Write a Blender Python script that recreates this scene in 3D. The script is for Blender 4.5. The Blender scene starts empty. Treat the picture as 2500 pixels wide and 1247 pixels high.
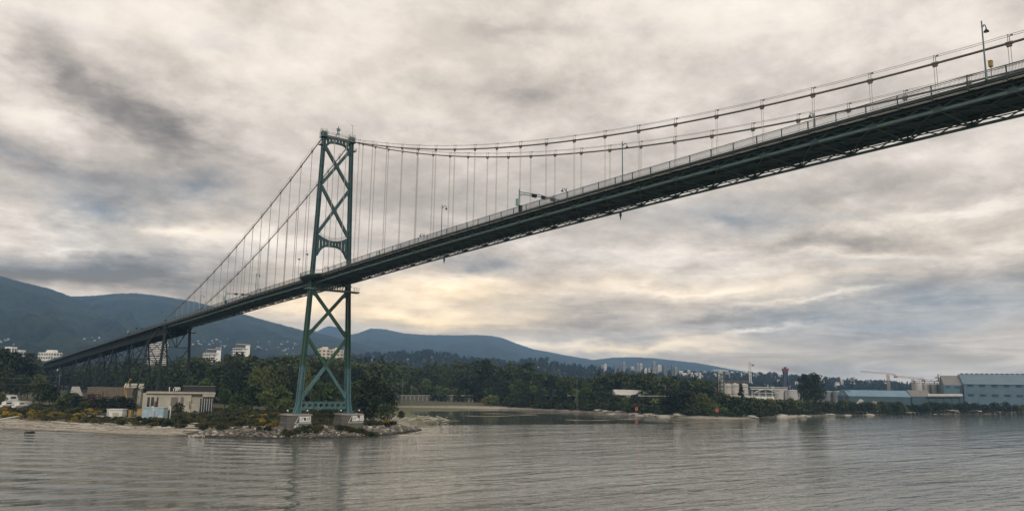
import bpy, bmesh, math, random
import numpy as np
from mathutils import Vector, Matrix
random.seed(7); rng = np.random.default_rng(11)
scn = bpy.context.scene
COL = scn.collection
rad = math.radians
WZ = 2.6                                          # water level

# ------------------------------------------------------------------ camera
# world: X east, Y north (the bridge runs along Y at X = 0, its north tower at the origin), Z up from the water
CAM = Vector((-120.0, -261.78, 20.37)); FPX = 1920.5
YAW, PITCH, ROLL = 0.9128051762728722, 0.16526469643381486, 0.016131088436609507
def cam_axes():
    cy, sy, cp, sp = math.cos(YAW), math.sin(YAW), math.cos(PITCH), math.sin(PITCH)
    fw = Vector((cy*cp, sy*cp, sp)); rt = Vector((sy, -cy, 0)); up = Vector((-cy*sp, -sy*sp, cp))
    cr, sr = math.cos(ROLL), math.sin(ROLL)
    return fw, rt*cr + up*sr, up*cr - rt*sr
FW, RT, UP = cam_axes()
FH = Vector((FW.x, FW.y, 0)).normalized(); RH = Vector((FH.y, -FH.x, 0))   # level forward / right
cam = bpy.data.cameras.new('camera'); camo = bpy.data.objects.new('camera', cam); COL.objects.link(camo)
m = Matrix((RT, UP, -FW)).transposed().to_4x4(); m.translation = CAM; camo.matrix_world = m
cam.sensor_fit = 'HORIZONTAL'; cam.sensor_width = 36; cam.lens = 36*FPX/2500
cam.clip_start = 0.5; cam.clip_end = 80000
scn.camera = camo
def ray(x, y): return FW + RT*((x-1250)/FPX) + UP*((623.5-y)/FPX)
def pz(x, y, z):                                  # photo pixel -> point at height z
    d = ray(x, y); return CAM + d*((z-CAM.z)/d.z)
def pd(x, y, D):                                  # photo pixel -> point at level forward distance D
    d = ray(x, y); return CAM + d*(D/d.dot(FH))
def B(u, v, z): return Vector((-v, -u, z))        # u south of the tower, v west of the bridge axis
def zat(x, y, D): return pd(x, y, D).z

# ------------------------------------------------------------------ colour / nodes helpers
def lin(c):
    c /= 255.0
    return c/12.92 if c <= .04045 else ((c+.055)/1.055)**2.4
def S(r, g, b): return (lin(r), lin(g), lin(b), 1.0)
class NT:
    def __init__(s, nt): s.t = nt; s.n = nt.nodes; s.l = nt.links
    def new(s, typ, **kw):
        n = s.n.new(typ)
        for k, v in kw.items(): setattr(n, k, v)
        return n
    def put(s, sock, v):
        if hasattr(v, 'is_output'): s.l.new(v, sock)
        else: sock.default_value = v
    def m(s, op, a, b=0.0, c=None, clamp=False):
        n = s.n.new('ShaderNodeMath'); n.operation = op; n.use_clamp = clamp
        s.put(n.inputs[0], a); s.put(n.inputs[1], b)
        if c is not None: s.put(n.inputs[2], c)
        return n.outputs[0]
    def mix(s, f, a, b):
        n = s.n.new('ShaderNodeMix'); n.data_type = 'RGBA'; n.clamp_factor = True
        s.put(n.inputs[0], f); s.put(n.inputs[6], a); s.put(n.inputs[7], b); return n.outputs[2]
    def mulc(s, a, b):
        n = s.n.new('ShaderNodeMix'); n.data_type = 'RGBA'; n.blend_type = 'MULTIPLY'
        n.inputs[0].default_value = 1; s.put(n.inputs[6], a); s.put(n.inputs[7], b); return n.outputs[2]
    def noise(s, vec, scale, detail=4, rough=.55, dist=0.0, dim='3D'):
        n = s.n.new('ShaderNodeTexNoise'); n.noise_dimensions = dim
        if vec is not None: s.l.new(vec, n.inputs['Vector'])
        n.inputs['Scale'].default_value = scale; n.inputs['Detail'].default_value = detail
        n.inputs['Roughness'].default_value = rough; n.inputs['Distortion'].default_value = dist
        return n.outputs[0]
    def ramp(s, f, stops):
        n = s.n.new('ShaderNodeValToRGB'); e = n.color_ramp.elements
        while len(e) < len(stops): e.new(.5)
        for k, (p, c) in zip(e, stops): k.position = p; k.color = c
        s.put(n.inputs[0], f); return n.outputs[0]
    def rng(s, v, a, b, c=0.0, d=1.0):
        n = s.n.new('ShaderNodeMapRange'); s.put(n.inputs[0], v)
        for i, q in enumerate((a, b, c, d)): n.inputs[i+1].default_value = q
        return n.outputs[0]
    def comb(s, x, y, z):
        n = s.n.new('ShaderNodeCombineXYZ')
        for i, q in enumerate((x, y, z)): s.put(n.inputs[i], q)
        return n.outputs[0]
    def sep(s, v):
        n = s.n.new('ShaderNodeSeparateXYZ'); s.l.new(v, n.inputs[0]); return n.outputs

# ------------------------------------------------------------------ sky: Nishita air behind an overcast cloud deck
HAZE_DENSITY = 8.8e-5
SUN_EL, SUN_AZ = rad(32), rad(205)                # azimuth clockwise from north
w = bpy.data.worlds.new('World'); scn.world = w; w.use_nodes = True
def build_sky():
    g = NT(w.node_tree); g.n.clear()
    out = g.new('ShaderNodeOutputWorld'); bg = g.new('ShaderNodeBackground')
    bg.inputs[1].default_value = 0.1; g.l.new(bg.outputs[0], out.inputs[0])
    sky = g.new('ShaderNodeTexSky', sky_type='NISHITA', sun_disc=False)
    sky.sun_elevation = SUN_EL; sky.sun_rotation = SUN_AZ; sky.dust_density = 2.5
    geo = g.new('ShaderNodeTexCoord').outputs['Generated']
    x, y, z = g.sep(geo)
    # heading (radians, clockwise from the north-east view direction) and elevation
    a0 = math.atan2(FH.y, FH.x)
    cx = g.m('ADD', g.m('MULTIPLY', x, FH.x), g.m('MULTIPLY', y, FH.y))
    cr = g.m('ADD', g.m('MULTIPLY', x, RH.x), g.m('MULTIPLY', y, RH.y))
    az = g.m('ARCTAN2', cr, cx); el = g.m('ARCSINE', z)
    zz = g.m('ADD', g.m('MAXIMUM', z, 0.0), 0.24)
    q = g.comb(g.m('DIVIDE', x, zz), g.m('DIVIDE', y, zz), 0.0)
    # ragged edges for the cloud masses
    wv = g.comb(g.m('MULTIPLY', az, 6.0), g.m('MULTIPLY', el, 13.0), 3.7)
    wn = g.new('ShaderNodeTexNoise'); g.l.new(wv, wn.inputs['Vector']); wn.inputs['Scale'].default_value = 1.0
    wn.inputs['Detail'].default_value = 6; wn.inputs['Roughness'].default_value = .6
    wr, wg, wb = g.sep(wn.outputs['Color'])
    azw = g.m('ADD', az, g.m('MULTIPLY', g.m('SUBTRACT', wr, .5), .22))
    elw = g.m('ADD', el, g.m('MULTIPLY', g.m('SUBTRACT', wg, .5), .085))
    wvec = g.comb(azw, elw, 0.0)
    def blob(px, py, rx, ry, rot=0.0):                                         # a soft patch of the cloud deck at a fixed heading and height
        d = ray(px, py).normalized(); a = math.atan2(d.dot(RH), d.dot(FH)); e = math.asin(d.z)
        mp = g.new('ShaderNodeMapping', vector_type='TEXTURE'); g.l.new(wvec, mp.inputs[0])
        mp.inputs['Location'].default_value = (a, e, 0); mp.inputs['Rotation'].default_value = (0, 0, rad(rot))
        mp.inputs['Scale'].default_value = (2*rx/FPX, 2*ry/FPX, 1)
        gr = g.new('ShaderNodeTexGradient', gradient_type='QUADRATIC_SPHERE'); g.l.new(mp.outputs[0], gr.inputs[0])
        return gr.outputs[1]
    def total(items):
        acc = None
        for it in items:
            acc = g.m('MULTIPLY_ADD', blob(*it[:5]), it[5], 0.0 if acc is None else acc)
        return acc
    # (photo x, y, half widths, tilt in degrees, amount)
    light = total(SKY_LIGHT); warm = total(SKY_WARM); blue = total(SKY_BLUE)
    n1 = g.noise(q, .95, 9, .62, .25); n2 = g.noise(q, 3.1, 9, .66, .12); n5 = g.noise(q, 9.0, 7, .66, .2)
    st = g.comb(g.m('MULTIPLY', az, 5.0), g.m('MULTIPLY', el, 42.0), 1.3)   # thin level layers low down
    n3 = g.noise(st, 1.25, 7, .6, .9)
    low = g.rng(el, .02, .20, 1.0, 0.0)
    t = g.m('ADD', g.m('MULTIPLY', g.m('SUBTRACT', g.rng(n1, .36, .64), .5), .26), g.m('ADD', g.m('MULTIPLY', g.m('SUBTRACT', g.rng(n2, .38, .66), .5), .24), g.m('MULTIPLY', g.m('SUBTRACT', n5, .5), .30)))
    t = g.m('MULTIPLY', t, g.rng(el, .02, .14, .25, 1.0))
    t = g.m('ADD', t, g.m('MULTIPLY', g.m('MULTIPLY', g.m('SUBTRACT', n3, .5), .95), low))
    base = g.ramp(g.rng(el, 0.0, .5), [(0, (.41,)*3+(1,)), (.22, (.45,)*3+(1,)), (.55, (.60,)*3+(1,)), (1, (.70,)*3+(1,))])
    v = g.m('ADD', g.m('ADD', base, t), light)
    n4 = g.noise(st, .9, 5, .6, .5)
    bl = g.m('ADD', blue, g.m('MULTIPLY', g.m('SUBTRACT', n4, .55), .7))
    cloud = g.ramp(v, [(0.0, S(112, 107, 104)), (.22, S(140, 133, 128)), (.48, S(180, 171, 162)), (.72, S(216, 206, 196)), (1.0, S(240, 230, 217))])
    cool = g.ramp(v, [(0.0, S(92, 101, 112)), (.3, S(122, 133, 144)), (.6, S(165, 172, 178)), (1.0, S(214, 216, 216))])
    glow = g.ramp(v, [(0.0, S(128, 120, 112)), (.35, S(182, 165, 142)), (.65, S(228, 202, 164)), (1.0, S(252, 232, 196))])
    c = g.mix(g.m('MULTIPLY', bl, 1.0, clamp=True), cloud, cool)
    c = g.mix(g.m('MULTIPLY', warm, 1.0, clamp=True), c, glow)
    # clear-air colour of the cloud deck, seen beyond the haze layer in front of it
    T = g.m('EXPONENT', g.m('MULTIPLY', g.m('MINIMUM', g.m('DIVIDE', 770.0, g.m('MAXIMUM', z, .01)), 9500.0), -HAZE_DENSITY))
    air = g.new('ShaderNodeVectorMath', operation='SCALE'); air.inputs[0].default_value = (.092, .152, .232); g.l.new(g.m('SUBTRACT', 1.0, T), air.inputs['Scale'])
    df = g.new('ShaderNodeVectorMath', operation='SUBTRACT'); g.l.new(c, df.inputs[0]); g.l.new(air.outputs[0], df.inputs[1])
    dv = g.new('ShaderNodeVectorMath', operation='SCALE'); g.l.new(df.outputs[0], dv.inputs[0]); g.l.new(g.m('DIVIDE', 1.0, T), dv.inputs['Scale']); c = dv.outputs[0]
    ten = g.new('ShaderNodeVectorMath', operation='SCALE'); g.l.new(c, ten.inputs[0]); ten.inputs['Scale'].default_value = 10.0
    cover = g.m('SUBTRACT', .97, g.m('MULTIPLY', g.m('MULTIPLY', bl, .10), 1.0, clamp=True))
    fin = g.mix(cover, sky.outputs[0], ten.outputs[0])
    fin = g.mix(g.rng(z, -.02, -.10), fin, (1.2, 1.2, 1.15, 1))              # nothing but dim sea air below the horizon
    g.l.new(fin, bg.inputs[0])
SKY_LIGHT = [
    (1000, 130, 330, 140, 0, .08), (250, 30, 260, 60, 0, .10), (1750, 40, 500, 90, 0, .02), (620, 170, 150, 70, 0, .12),
    (120, 170, 100, 55, -35, -.30), (290, 265, 210, 52, -24, -.50), (400, 318, 80, 34, -20, -.30), (330, 105, 120, 60, 0, -.08),
    (60, 385, 190, 48, 5, -.34), (60, 280, 110, 50, 0, .16), (620, 250, 120, 50, 10, .10),
    (240, 505, 100, 48, -20, -.32), (460, 455, 70, 24, 0, -.22), (90, 545, 190, 28, -4, .34), (420, 562, 120, 26, -5, .46), (170, 598, 170, 14, 0, .28), (600, 590, 160, 34, 0, .25),
    (90, 665, 300, 40, 0, -.50), (380, 685, 280, 28, 0, -.34), (600, 480, 180, 40, 0, -.10),
    (1080, 700, 150, 30, 4, .55), (1030, 765, 240, 22, 0, .42), (720, 745, 120, 36, 0, .30), (1500, 838, 300, 16, 0, .46), (1750, 775, 330, 20, -1, -.34), (1360, 790, 240, 18, 0, -.16),
    (1680, 700, 260, 20, 2, .42), (2100, 620, 330, 16, -2, .26), (2330, 520, 260, 18, 4, .30), (1950, 655, 300, 14, 0, .16), (1980, 735, 180, 9, 3, .34), (1880, 812, 110, 8, 5, .42),
    (2250, 720, 300, 44, 0, -.24), (2000, 590, 220, 24, 0, -.18), (1800, 540, 120, 20, 0, -.2), (2260, 830, 330, 50, 0, -.10), (2100, 470, 380, 22, 0, -.08),
    (1560, 520, 200, 60, 0, -.02), (1300, 245, 70, 40, 0, -.22), (1720, 190, 120, 70, 0, -.15), (1230, 60, 150, 22, 0, -.22), (2250, 200, 300, 120, 0, -.02), (1170, 640, 80, 24, 0, -.26), (700, 330, 200, 60, 0, -.06), (2200, 395, 400, 26, 4, .12)]
SKY_WARM = [(1080, 715, 300, 60, 0, .85), (1060, 775, 330, 28, 0, .75), (1550, 838, 320, 22, 0, .95), (730, 740, 180, 50, 0, .55), (420, 560, 200, 30, 0, .28), (1720, 695, 420, 34, 0, .5),
    (2250, 590, 420, 60, 0, .20), (1900, 745, 260, 30, 0, .35), (1800, 880, 420, 16, 0, .5), (900, 130, 700, 180, 0, .10), (2300, 860, 330, 40, 0, .12)]
SKY_BLUE = [(240, 510, 130, 60, 0, .85), (470, 455, 80, 28, 0, .6), (100, 390, 170, 28, 0, .35), (150, 655, 420, 40, 0, .6), (1170, 640, 120, 30, 0, .6), (1830, 540, 160, 30, 0, .5),
    (2300, 735, 420, 44, 0, .75), (2000, 790, 330, 26, 0, .5), (2150, 900, 560, 60, 0, .55), (1950, 690, 140, 26, 0, .35), (780, 805, 90, 16, 0, .5), (560, 110, 60, 24, 0, .25), (1560, 520, 400, 110, 0, .12), (2100, 640, 200, 16, 0, .4)]
build_sky()
w.cycles.sampling_method = 'MANUAL'; w.cycles.sample_map_resolution = 512
sl = bpy.data.lights.new('sun', 'SUN'); so = bpy.data.objects.new('sun', sl); COL.objects.link(so)
sl.energy = 1.5; sl.angle = rad(14); sl.color = (1.0, .95, .87)
sd = Vector((math.sin(SUN_AZ)*math.cos(SUN_EL), math.cos(SUN_AZ)*math.cos(SUN_EL), math.sin(SUN_EL)))
so.rotation_euler = sd.to_track_quat('Z', 'Y').to_euler(); so.location = sd*500
scn.view_settings.view_transform = 'Standard'; scn.view_settings.look = 'None'
scn.view_settings.exposure = 0.34; scn.view_settings.gamma = 1.0; scn.view_settings.use_curve_mapping = False
scn.cycles.max_bounces = 6; scn.cycles.diffuse_bounces = 2; scn.cycles.glossy_bounces = 3; scn.cycles.volume_bounces = 2
scn.cycles.transparent_max_bounces = 8; scn.cycles.caustics_reflective = True; scn.cycles.caustics_refractive = False
scn.cycles.sample_clamp_indirect = 4.0; scn.cycles.blur_glossy = .5

# ------------------------------------------------------------------ object helpers
def tag(o, label=None, cat=None, group=None, kind=None):
    if label: o['label'] = label
    if cat: o['category'] = cat
    if group: o['group'] = group
    if kind: o['kind'] = kind
    return o
def empty(name, loc=(0, 0, 0), rz=0.0):
    o = bpy.data.objects.new(name, None); o.location = loc; o.rotation_euler = (0, 0, rz); COL.objects.link(o); return o
def link(name, me, parent=None, loc=None, rz=None, sc=None):
    o = bpy.data.objects.new(name, me); COL.objects.link(o)
    if parent is not None: o.parent = parent
    if loc is not None: o.location = loc
    if rz is not None: o.rotation_euler = (0, 0, rz)
    if sc is not None: o.scale = sc if hasattr(sc, '__len__') else (sc,)*3
    return o
def copy_tree(o, parent=None):
    c = o.copy(); COL.objects.link(c); c.parent = parent
    for ch in o.children: copy_tree(ch, c)
    return c
class MB:
    """collects boxes, bars, tubes and lofts; build() links them as one mesh object"""
    def __init__(s): s.v = []; s.f = []; s.mi = []; s.cur = 0
    def mat(s, i): s.cur = i; return s
    def add(s, vs, fs):
        o = len(s.v); s.v += [tuple(q) for q in vs]; s.f += [tuple(i+o for i in f) for f in fs]; s.mi += [s.cur]*len(fs); return s
    def hexa(s, c): return s.add(c, [(0, 3, 2, 1), (4, 5, 6, 7), (0, 1, 5, 4), (1, 2, 6, 5), (2, 3, 7, 6), (3, 0, 4, 7)])
    def box(s, c, d, rz=0.0):
        x, y, z = d[0]/2, d[1]/2, d[2]/2; cs, sn = math.cos(rz), math.sin(rz); r = []
        for k in (-z, z):
            for (i, j) in ((-x, -y), (x, -y), (x, y), (-x, y)): r.append((c[0]+i*cs-j*sn, c[1]+i*sn+j*cs, c[2]+k))
        return s.hexa(r)
    def bar(s, p, q, wd, ht=None, side=None):
        """square bar from p to q; 'side' is the direction its width wd is measured along"""
        p, q = Vector(p), Vector(q); ht = ht or wd; d = (q-p).normalized()
        if side is None: side = Vector((0, 0, 1)).cross(d) if abs(d.z) < .95 else Vector((1, 0, 0))
        a = (Vector(side) - d*d.dot(Vector(side))).normalized(); b = d.cross(a); r = []
        for e in (p, q):
            for (i, j) in ((-1, -1), (1, -1), (1, 1), (-1, 1)): r.append(e + a*(i*wd/2) + b*(j*ht/2))
        return s.hexa(r)
    def tube(s, pts, r, n=6, caps=True):
        pts = [Vector(p) for p in pts]; rings = []; k = len(pts)
        rs = r if hasattr(r, '__len__') else [r]*k; o = len(s.v); vs = []; fs = []
        for i, p in enumerate(pts):
            d = (pts[min(i+1, k-1)]-pts[max(i-1, 0)]).normalized()
            a = (Vector((0, 0, 1)).cross(d) if abs(d.z) < .95 else Vector((1, 0, 0)).cross(d)).normalized(); b = d.cross(a)
            for j in range(n):
                t = 2*math.pi*j/n; vs.append(p + a*(math.cos(t)*rs[i]) + b*(math.sin(t)*rs[i]))
        for i in range(k-1):
            for j in range(n): fs.append((i*n+j, i*n+(j+1) % n, (i+1)*n+(j+1) % n, (i+1)*n+j))
        if caps: fs.append(tuple(range(n))[::-1]); fs.append(tuple((k-1)*n+j for j in range(n)))
        return s.add(vs, fs)
    def loft(s, rings, close=True, caps=True):
        n = len(rings[0]); vs = [p for r in rings for p in r]; fs = []
        for i in range(len(rings)-1):
            for j in range(n if close else n-1): fs.append((i*n+j, i*n+(j+1) % n, (i+1)*n+(j+1) % n, (i+1)*n+j))
        if caps: fs.append(tuple(range(n))[::-1]); fs.append(tuple((len(rings)-1)*n+j for j in range(n)))
        return s.add(vs, fs)
    def prism(s, poly, z0, z1):
        n = len(poly); vs = [(p[0], p[1], z0) for p in poly]+[(p[0], p[1], z1) for p in poly]
        return s.add(vs, [tuple(range(n))[::-1], tuple(range(n, 2*n))]+[(i, (i+1) % n, n+(i+1) % n, n+i) for i in range(n)])
    def lathe(s, c, prof, n=12):
        return s.loft([[(c[0]+r*math.cos(2*math.pi*j/n), c[1]+r*math.sin(2*math.pi*j/n), c[2]+z) for j in range(n)] for r, z in prof])
    def mesh(s, name, mats, smooth=False):
        me = bpy.data.meshes.new(name); me.from_pydata(s.v, [], s.f)
        for q in (mats if isinstance(mats, (list, tuple)) else [mats]): me.materials.append(q)
        if max(s.mi, default=0): me.polygons.foreach_set('material_index', s.mi)
        bm = bmesh.new(); bm.from_mesh(me); bmesh.ops.recalc_face_normals(bm, faces=bm.faces); bm.to_mesh(me); bm.free()
        if smooth: me.polygons.foreach_set('use_smooth', [True]*len(me.polygons))
        me.update(); return me
    def build(s, name, mats, parent=None, smooth=False, **kw): return link(name, s.mesh(name, mats, smooth), parent, **kw)
def np_mesh(name, V, F, mats, smooth=False, attrs=None, mi=None):
    me = bpy.data.meshes.new(name); V = np.asarray(V, np.float32); F = np.asarray(F, np.int32); k = F.shape[1]
    me.vertices.add(len(V)); me.vertices.foreach_set('co', V.ravel()); me.loops.add(F.size); me.loops.foreach_set('vertex_index', F.ravel())
    me.polygons.add(len(F)); me.polygons.foreach_set('loop_start', np.arange(len(F), dtype=np.int32)*k)
    for q in (mats if isinstance(mats, (list, tuple)) else [mats]): me.materials.append(q)
    if mi is not None: me.polygons.foreach_set('material_index', np.asarray(mi, np.int32))
    if smooth: me.polygons.foreach_set('use_smooth', np.ones(len(F), bool))
    for n_, a in (attrs or {}).items():
        at = me.attributes.new(n_, 'FLOAT', 'POINT'); at.data.foreach_set('value', np.asarray(a, np.float32))
    me.update(calc_edges=True); me.validate(); return me
def grid_faces(nr, nc):
    i, j = np.meshgrid(np.arange(nr-1), np.arange(nc-1), indexing='ij'); a = (i*nc+j).ravel()
    return np.stack([a, a+1, a+nc+1, a+nc], 1)

# ------------------------------------------------------------------ materials
M = {}
def mat(name, c, rough=.6, var=.25, scale=1.0, metal=0.0, bump=0.0, c2=None, coord='Object', spec=.5, detail=5, lo=.3, hi=.7):
    """painted, weathered or natural surface: two tones of one colour mixed by noise, with optional relief"""
    mt = bpy.data.materials.new(name); mt.use_nodes = True; g = NT(mt.node_tree); p = g.n['Principled BSDF']
    tc = g.new('ShaderNodeTexCoord').outputs[coord] if coord != 'World' else g.new('ShaderNodeNewGeometry').outputs['Position']
    n = g.noise(tc, scale, detail, .6); f = g.rng(n, lo, hi)
    c2 = c2 or tuple(max(0, k*(1-var)) for k in c[:3])+(1,)
    g.l.new(g.mix(f, c2, c), p.inputs['Base Color'])
    p.inputs['Roughness'].default_value = rough; p.inputs['Metallic'].default_value = metal; p.inputs['Specular IOR Level'].default_value = spec
    if bump:
        b = g.new('ShaderNodeBump'); b.inputs['Strength'].default_value = 1; b.inputs['Distance'].default_value = bump
        g.l.new(n, b.inputs['Height']); g.l.new(b.outputs[0], p.inputs['Normal'])
    M[name] = mt; return mt
mat('deck_steel', (.070, .104, .104, 1), .65, .4, .6)
mat('truss_steel', (.10, .165, .16, 1), .6, .35, .5)
mat('chord_paint', (.20, .31, .30, 1), .55, .3, .7)
mat('rail_paint', (.045, .066, .066, 1), .5, .3, .8)
mat('picket_paint', (.10, .12, .12, 1), .5, .2, 1)
mat('cable_wrap', (.15, .135, .115, 1), .55, .35, 1.5)
mat('wire_rope', (.34, .31, .27, 1), .6, .25, 2)
mat('pipe_paint', (.33, .31, .25, 1), .5, .25, .6)
mat('asphalt', (.05, .05, .05, 1), .9, .2, 2)
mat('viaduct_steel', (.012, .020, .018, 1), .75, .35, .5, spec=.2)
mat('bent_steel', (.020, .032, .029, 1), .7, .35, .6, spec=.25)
mat('pale_steel', (.16, .17, .16, 1), .6, .3, .6)
mat('concrete', (.30, .28, .25, 1), .9, .45, .35, bump=.03)
mat('dark_concrete', (.125, .117, .10, 1), .95, .45, .6, bump=.04)
mat('white_paint', (.62, .61, .57, 1), .55, .2, .9)
mat('cream_wall', (.42, .39, .31, 1), .85, .28, .35)
mat('brown_panel', (.16, .135, .11, 1), .8, .2, .7)
mat('dark_roof', (.022, .022, .023, 1), .8, .3, .5)
mat('dark_glass', (.02, .025, .03, 1), .12, .3, .3, spec=.8)
mat('window_blue', (.07, .10, .13, 1), .15, .4, .15, spec=.8)
mat('window_band', (.10, .11, .12, 1), .3, .4, .3)
mat('tower_white', (.74, .71, .65, 1), .7, .18, .25)
mat('tower_tan', (.60, .52, .41, 1), .75, .2, .25)
mat('tower_grey', (.38, .37, .36, 1), .7, .2, .25)
mat('tower_dark', (.17, .19, .21, 1), .6, .25, .25)
mat('blue_metal', (.12, .22, .30, 1), .5, .3, .12)
mat('blue_metal_pale', (.085, .15, .19, 1), .55, .3, .10)
mat('teal_metal', (.028, .070, .085, 1), .55, .3, .12)
mat('roof_grey', (.17, .17, .15, 1), .8, .3, .3)
mat('silo_white', (.43, .42, .38, 1), .7, .25, .4)
mat('rust', (.17, .075, .04, 1), .85, .5, 1.0)
mat('crane_red', (.36, .26, .19, 1), .6, .3, .5)
mat('crane_white', (.62, .62, .58, 1), .6, .2, .5)
mat('loader_blue', (.022, .035, .075, 1), .55, .3, .5)
mat('loader_red', (.20, .03, .03, 1), .55, .3, .5)
mat('yellow_paint', (.34, .22, .045, 1), .6, .3, 1)
mat('pale_blue_steel', (.33, .44, .50, 1), .6, .3, .6)
mat('signal_red', (.38, .06, .04, 1), .6, .2, 1)
mat('beige_block', (.14, .11, .075, 1), .9, .35, .4)
mat('gravel_heap', (.36, .34, .29, 1), .95, .3, .9, bump=.2)
mat('brown_heap', (.17, .14, .11, 1), .95, .3, .9, bump=.2)
mat('wood_silver', (.52, .48, .41, 1), .9, .5, 2.5, bump=.02)
mat('bark', (.075, .062, .05, 1), .95, .4, 3)
mat('bark_pale', (.20, .18, .15, 1), .95, .4, 3)
mat('black_rubber', (.015, .015, .015, 1), .7, .2, 2)
mat('car_silver', (.42, .43, .44, 1), .3, .1, 1, metal=.5)
mat('car_red', (.25, .03, .025, 1), .35, .1, 1)
mat('car_dark', (.03, .035, .045, 1), .3, .1, 1)
mat('lens_white', (.7, .7, .66, 1), .3, .05, 2)
mat('cloth_dark', (.02, .022, .03, 1), .9, .2, 6)
mat('skin', (.45, .28, .20, 1), .6, .1, 6)
mat('house_white', (.34, .35, .36, 1), .8, .15, .3)
mat('town_wall', (.66, .63, .57, 1), .8, .25, .2)
mat('house_roof', (.22, .23, .25, 1), .8, .3, .3)
# boulders: each its own grey from the object's random value
def rock_mat():
    mt = bpy.data.materials.new('boulder'); mt.use_nodes = True; g = NT(mt.node_tree); p = g.n['Principled BSDF']
    oi = g.new('ShaderNodeObjectInfo'); n = g.noise(g.new('ShaderNodeTexCoord').outputs['Object'], 1.6, 6, .65)
    pos = g.sep(g.new('ShaderNodeNewGeometry').outputs['Position'])
    c = g.ramp(oi.outputs['Random'], [(0, (.10, .09, .075, 1)), (.35, (.20, .18, .15, 1)), (.7, (.34, .31, .26, 1)), (1, (.55, .52, .45, 1))])
    c = g.mulc(c, g.ramp(n, [(.3, (.55, .55, .55, 1)), (.7, (1.1, 1.1, 1.1, 1))]))
    wet = g.rng(g.m('ADD', pos[2], g.m('MULTIPLY', n, .5)), WZ+.45, WZ+1.0)       # weed line at the tide mark
    c = g.mix(wet, (.022, .021, .016, 1), c)
    g.l.new(c, p.inputs['Base Color']); p.inputs['Roughness'].default_value = .9
    b = g.new('ShaderNodeBump'); b.inputs['Distance'].default_value = .12; g.l.new(n, b.inputs['Height']); g.l.new(b.outputs[0], p.inputs['Normal'])
    M['boulder'] = mt
rock_mat()
def leaf_mat(name, a, b, c=None):
    """foliage: tones vary from leaf clump to leaf clump and from tree to tree, some light passes through"""
    mt = bpy.data.materials.new(name); mt.use_nodes = True; g = NT(mt.node_tree); p = g.n['Principled BSDF']; out = g.n['Material Output']
    oi = g.new('ShaderNodeObjectInfo'); pos = g.new('ShaderNodeNewGeometry').outputs['Position']
    n = g.noise(pos, .35, 4, .65); n2 = g.noise(pos, 2.2, 2, .6)
    f = g.m('ADD', g.m('MULTIPLY', n, .6), g.m('ADD', g.m('MULTIPLY', n2, .45), g.m('MULTIPLY', oi.outputs['Random'], .45)))
    col = g.ramp(g.rng(f, .45, 1.08), [(0, a), (.55, b), (1, c or b)])  # tone contrast widened: crown shade and highlights painted into the leaf colour
    g.l.new(col, p.inputs['Base Color']); p.inputs['Roughness'].default_value = .7; p.inputs['Specular IOR Level'].default_value = .25
    tr = g.new('ShaderNodeBsdfTranslucent'); g.l.new(col, tr.inputs[0]); mx = g.new('ShaderNodeMixShader'); mx.inputs[0].default_value = .14
    g.l.new(p.outputs[0], mx.inputs[1]); g.l.new(tr.outputs[0], mx.inputs[2]); g.l.new(mx.outputs[0], out.inputs[0])
    M[name] = mt
leaf_mat('leaf_green', (.012, .021, .009, 1), (.052, .066, .018, 1), (.125, .14, .040, 1))
leaf_mat('leaf_dark', (.006, .012, .007, 1), (.022, .036, .015, 1), (.065, .085, .032, 1))
leaf_mat('leaf_bright', (.020, .036, .010, 1), (.070, .105, .028, 1), (.16, .19, .055, 1))
leaf_mat('needle', (.009, .018, .012, 1), (.018, .030, .018, 1), (.030, .044, .024, 1))
leaf_mat('leaf_purple', (.022, .014, .014, 1), (.050, .032, .030, 1), (.085, .060, .050, 1))
leaf_mat('broom', (.085, .080, .018, 1), (.24, .17, .020, 1), (.50, .32, .025, 1))
leaf_mat('scrub', (.032, .036, .012, 1), (.075, .074, .022, 1), (.13, .115, .036, 1))
leaf_mat('far_wood', (.014, .024, .014, 1), (.026, .042, .022, 1), (.045, .062, .030, 1))
# tower paint: old green above, patch-repainted lower shaft, paler blue-green new coat at the foot
def tower_mat():
    mt = bpy.data.materials.new('tower_paint'); mt.use_nodes = True; g = NT(mt.node_tree); p = g.n['Principled BSDF']
    pos = g.new('ShaderNodeNewGeometry').outputs['Position']; x, y, z = g.sep(pos)
    st = g.comb(g.m('MULTIPLY', x, 1.2), g.m('MULTIPLY', y, 1.2), g.m('MULTIPLY', z, .12)); n = g.noise(st, .9, 6, .65)
    n2 = g.noise(pos, .35, 3, .6)
    zz = g.m('ADD', z, g.m('MULTIPLY', g.m('SUBTRACT', n2, .5), 3.0))
    c = g.ramp(g.m('DIVIDE', zz, 115.0), [(0, (.055, .128, .138, 1)), (.222, (.048, .115, .122, 1)), (.232, (.013, .056, .032, 1)), (.50, (.014, .056, .037, 1)), (.535, (.016, .055, .056, 1)), (1, (.022, .060, .063, 1))])
    c = g.mulc(c, g.ramp(n, [(.3, (.48, .5, .5, 1)), (.62, (1.15, 1.15, 1.15, 1))]))
    rust = g.m('MULTIPLY', g.rng(g.noise(st, 2.3, 4, .7), .66, .74), g.rng(z, 8, 60, .7, .15))
    c = g.mix(rust, c, (.16, .10, .06, 1))
    g.l.new(c, p.inputs['Base Color']); p.inputs['Roughness'].default_value = .42
    M['tower_paint'] = mt
tower_mat()

# ------------------------------------------------------------------ shore, ground, water

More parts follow.
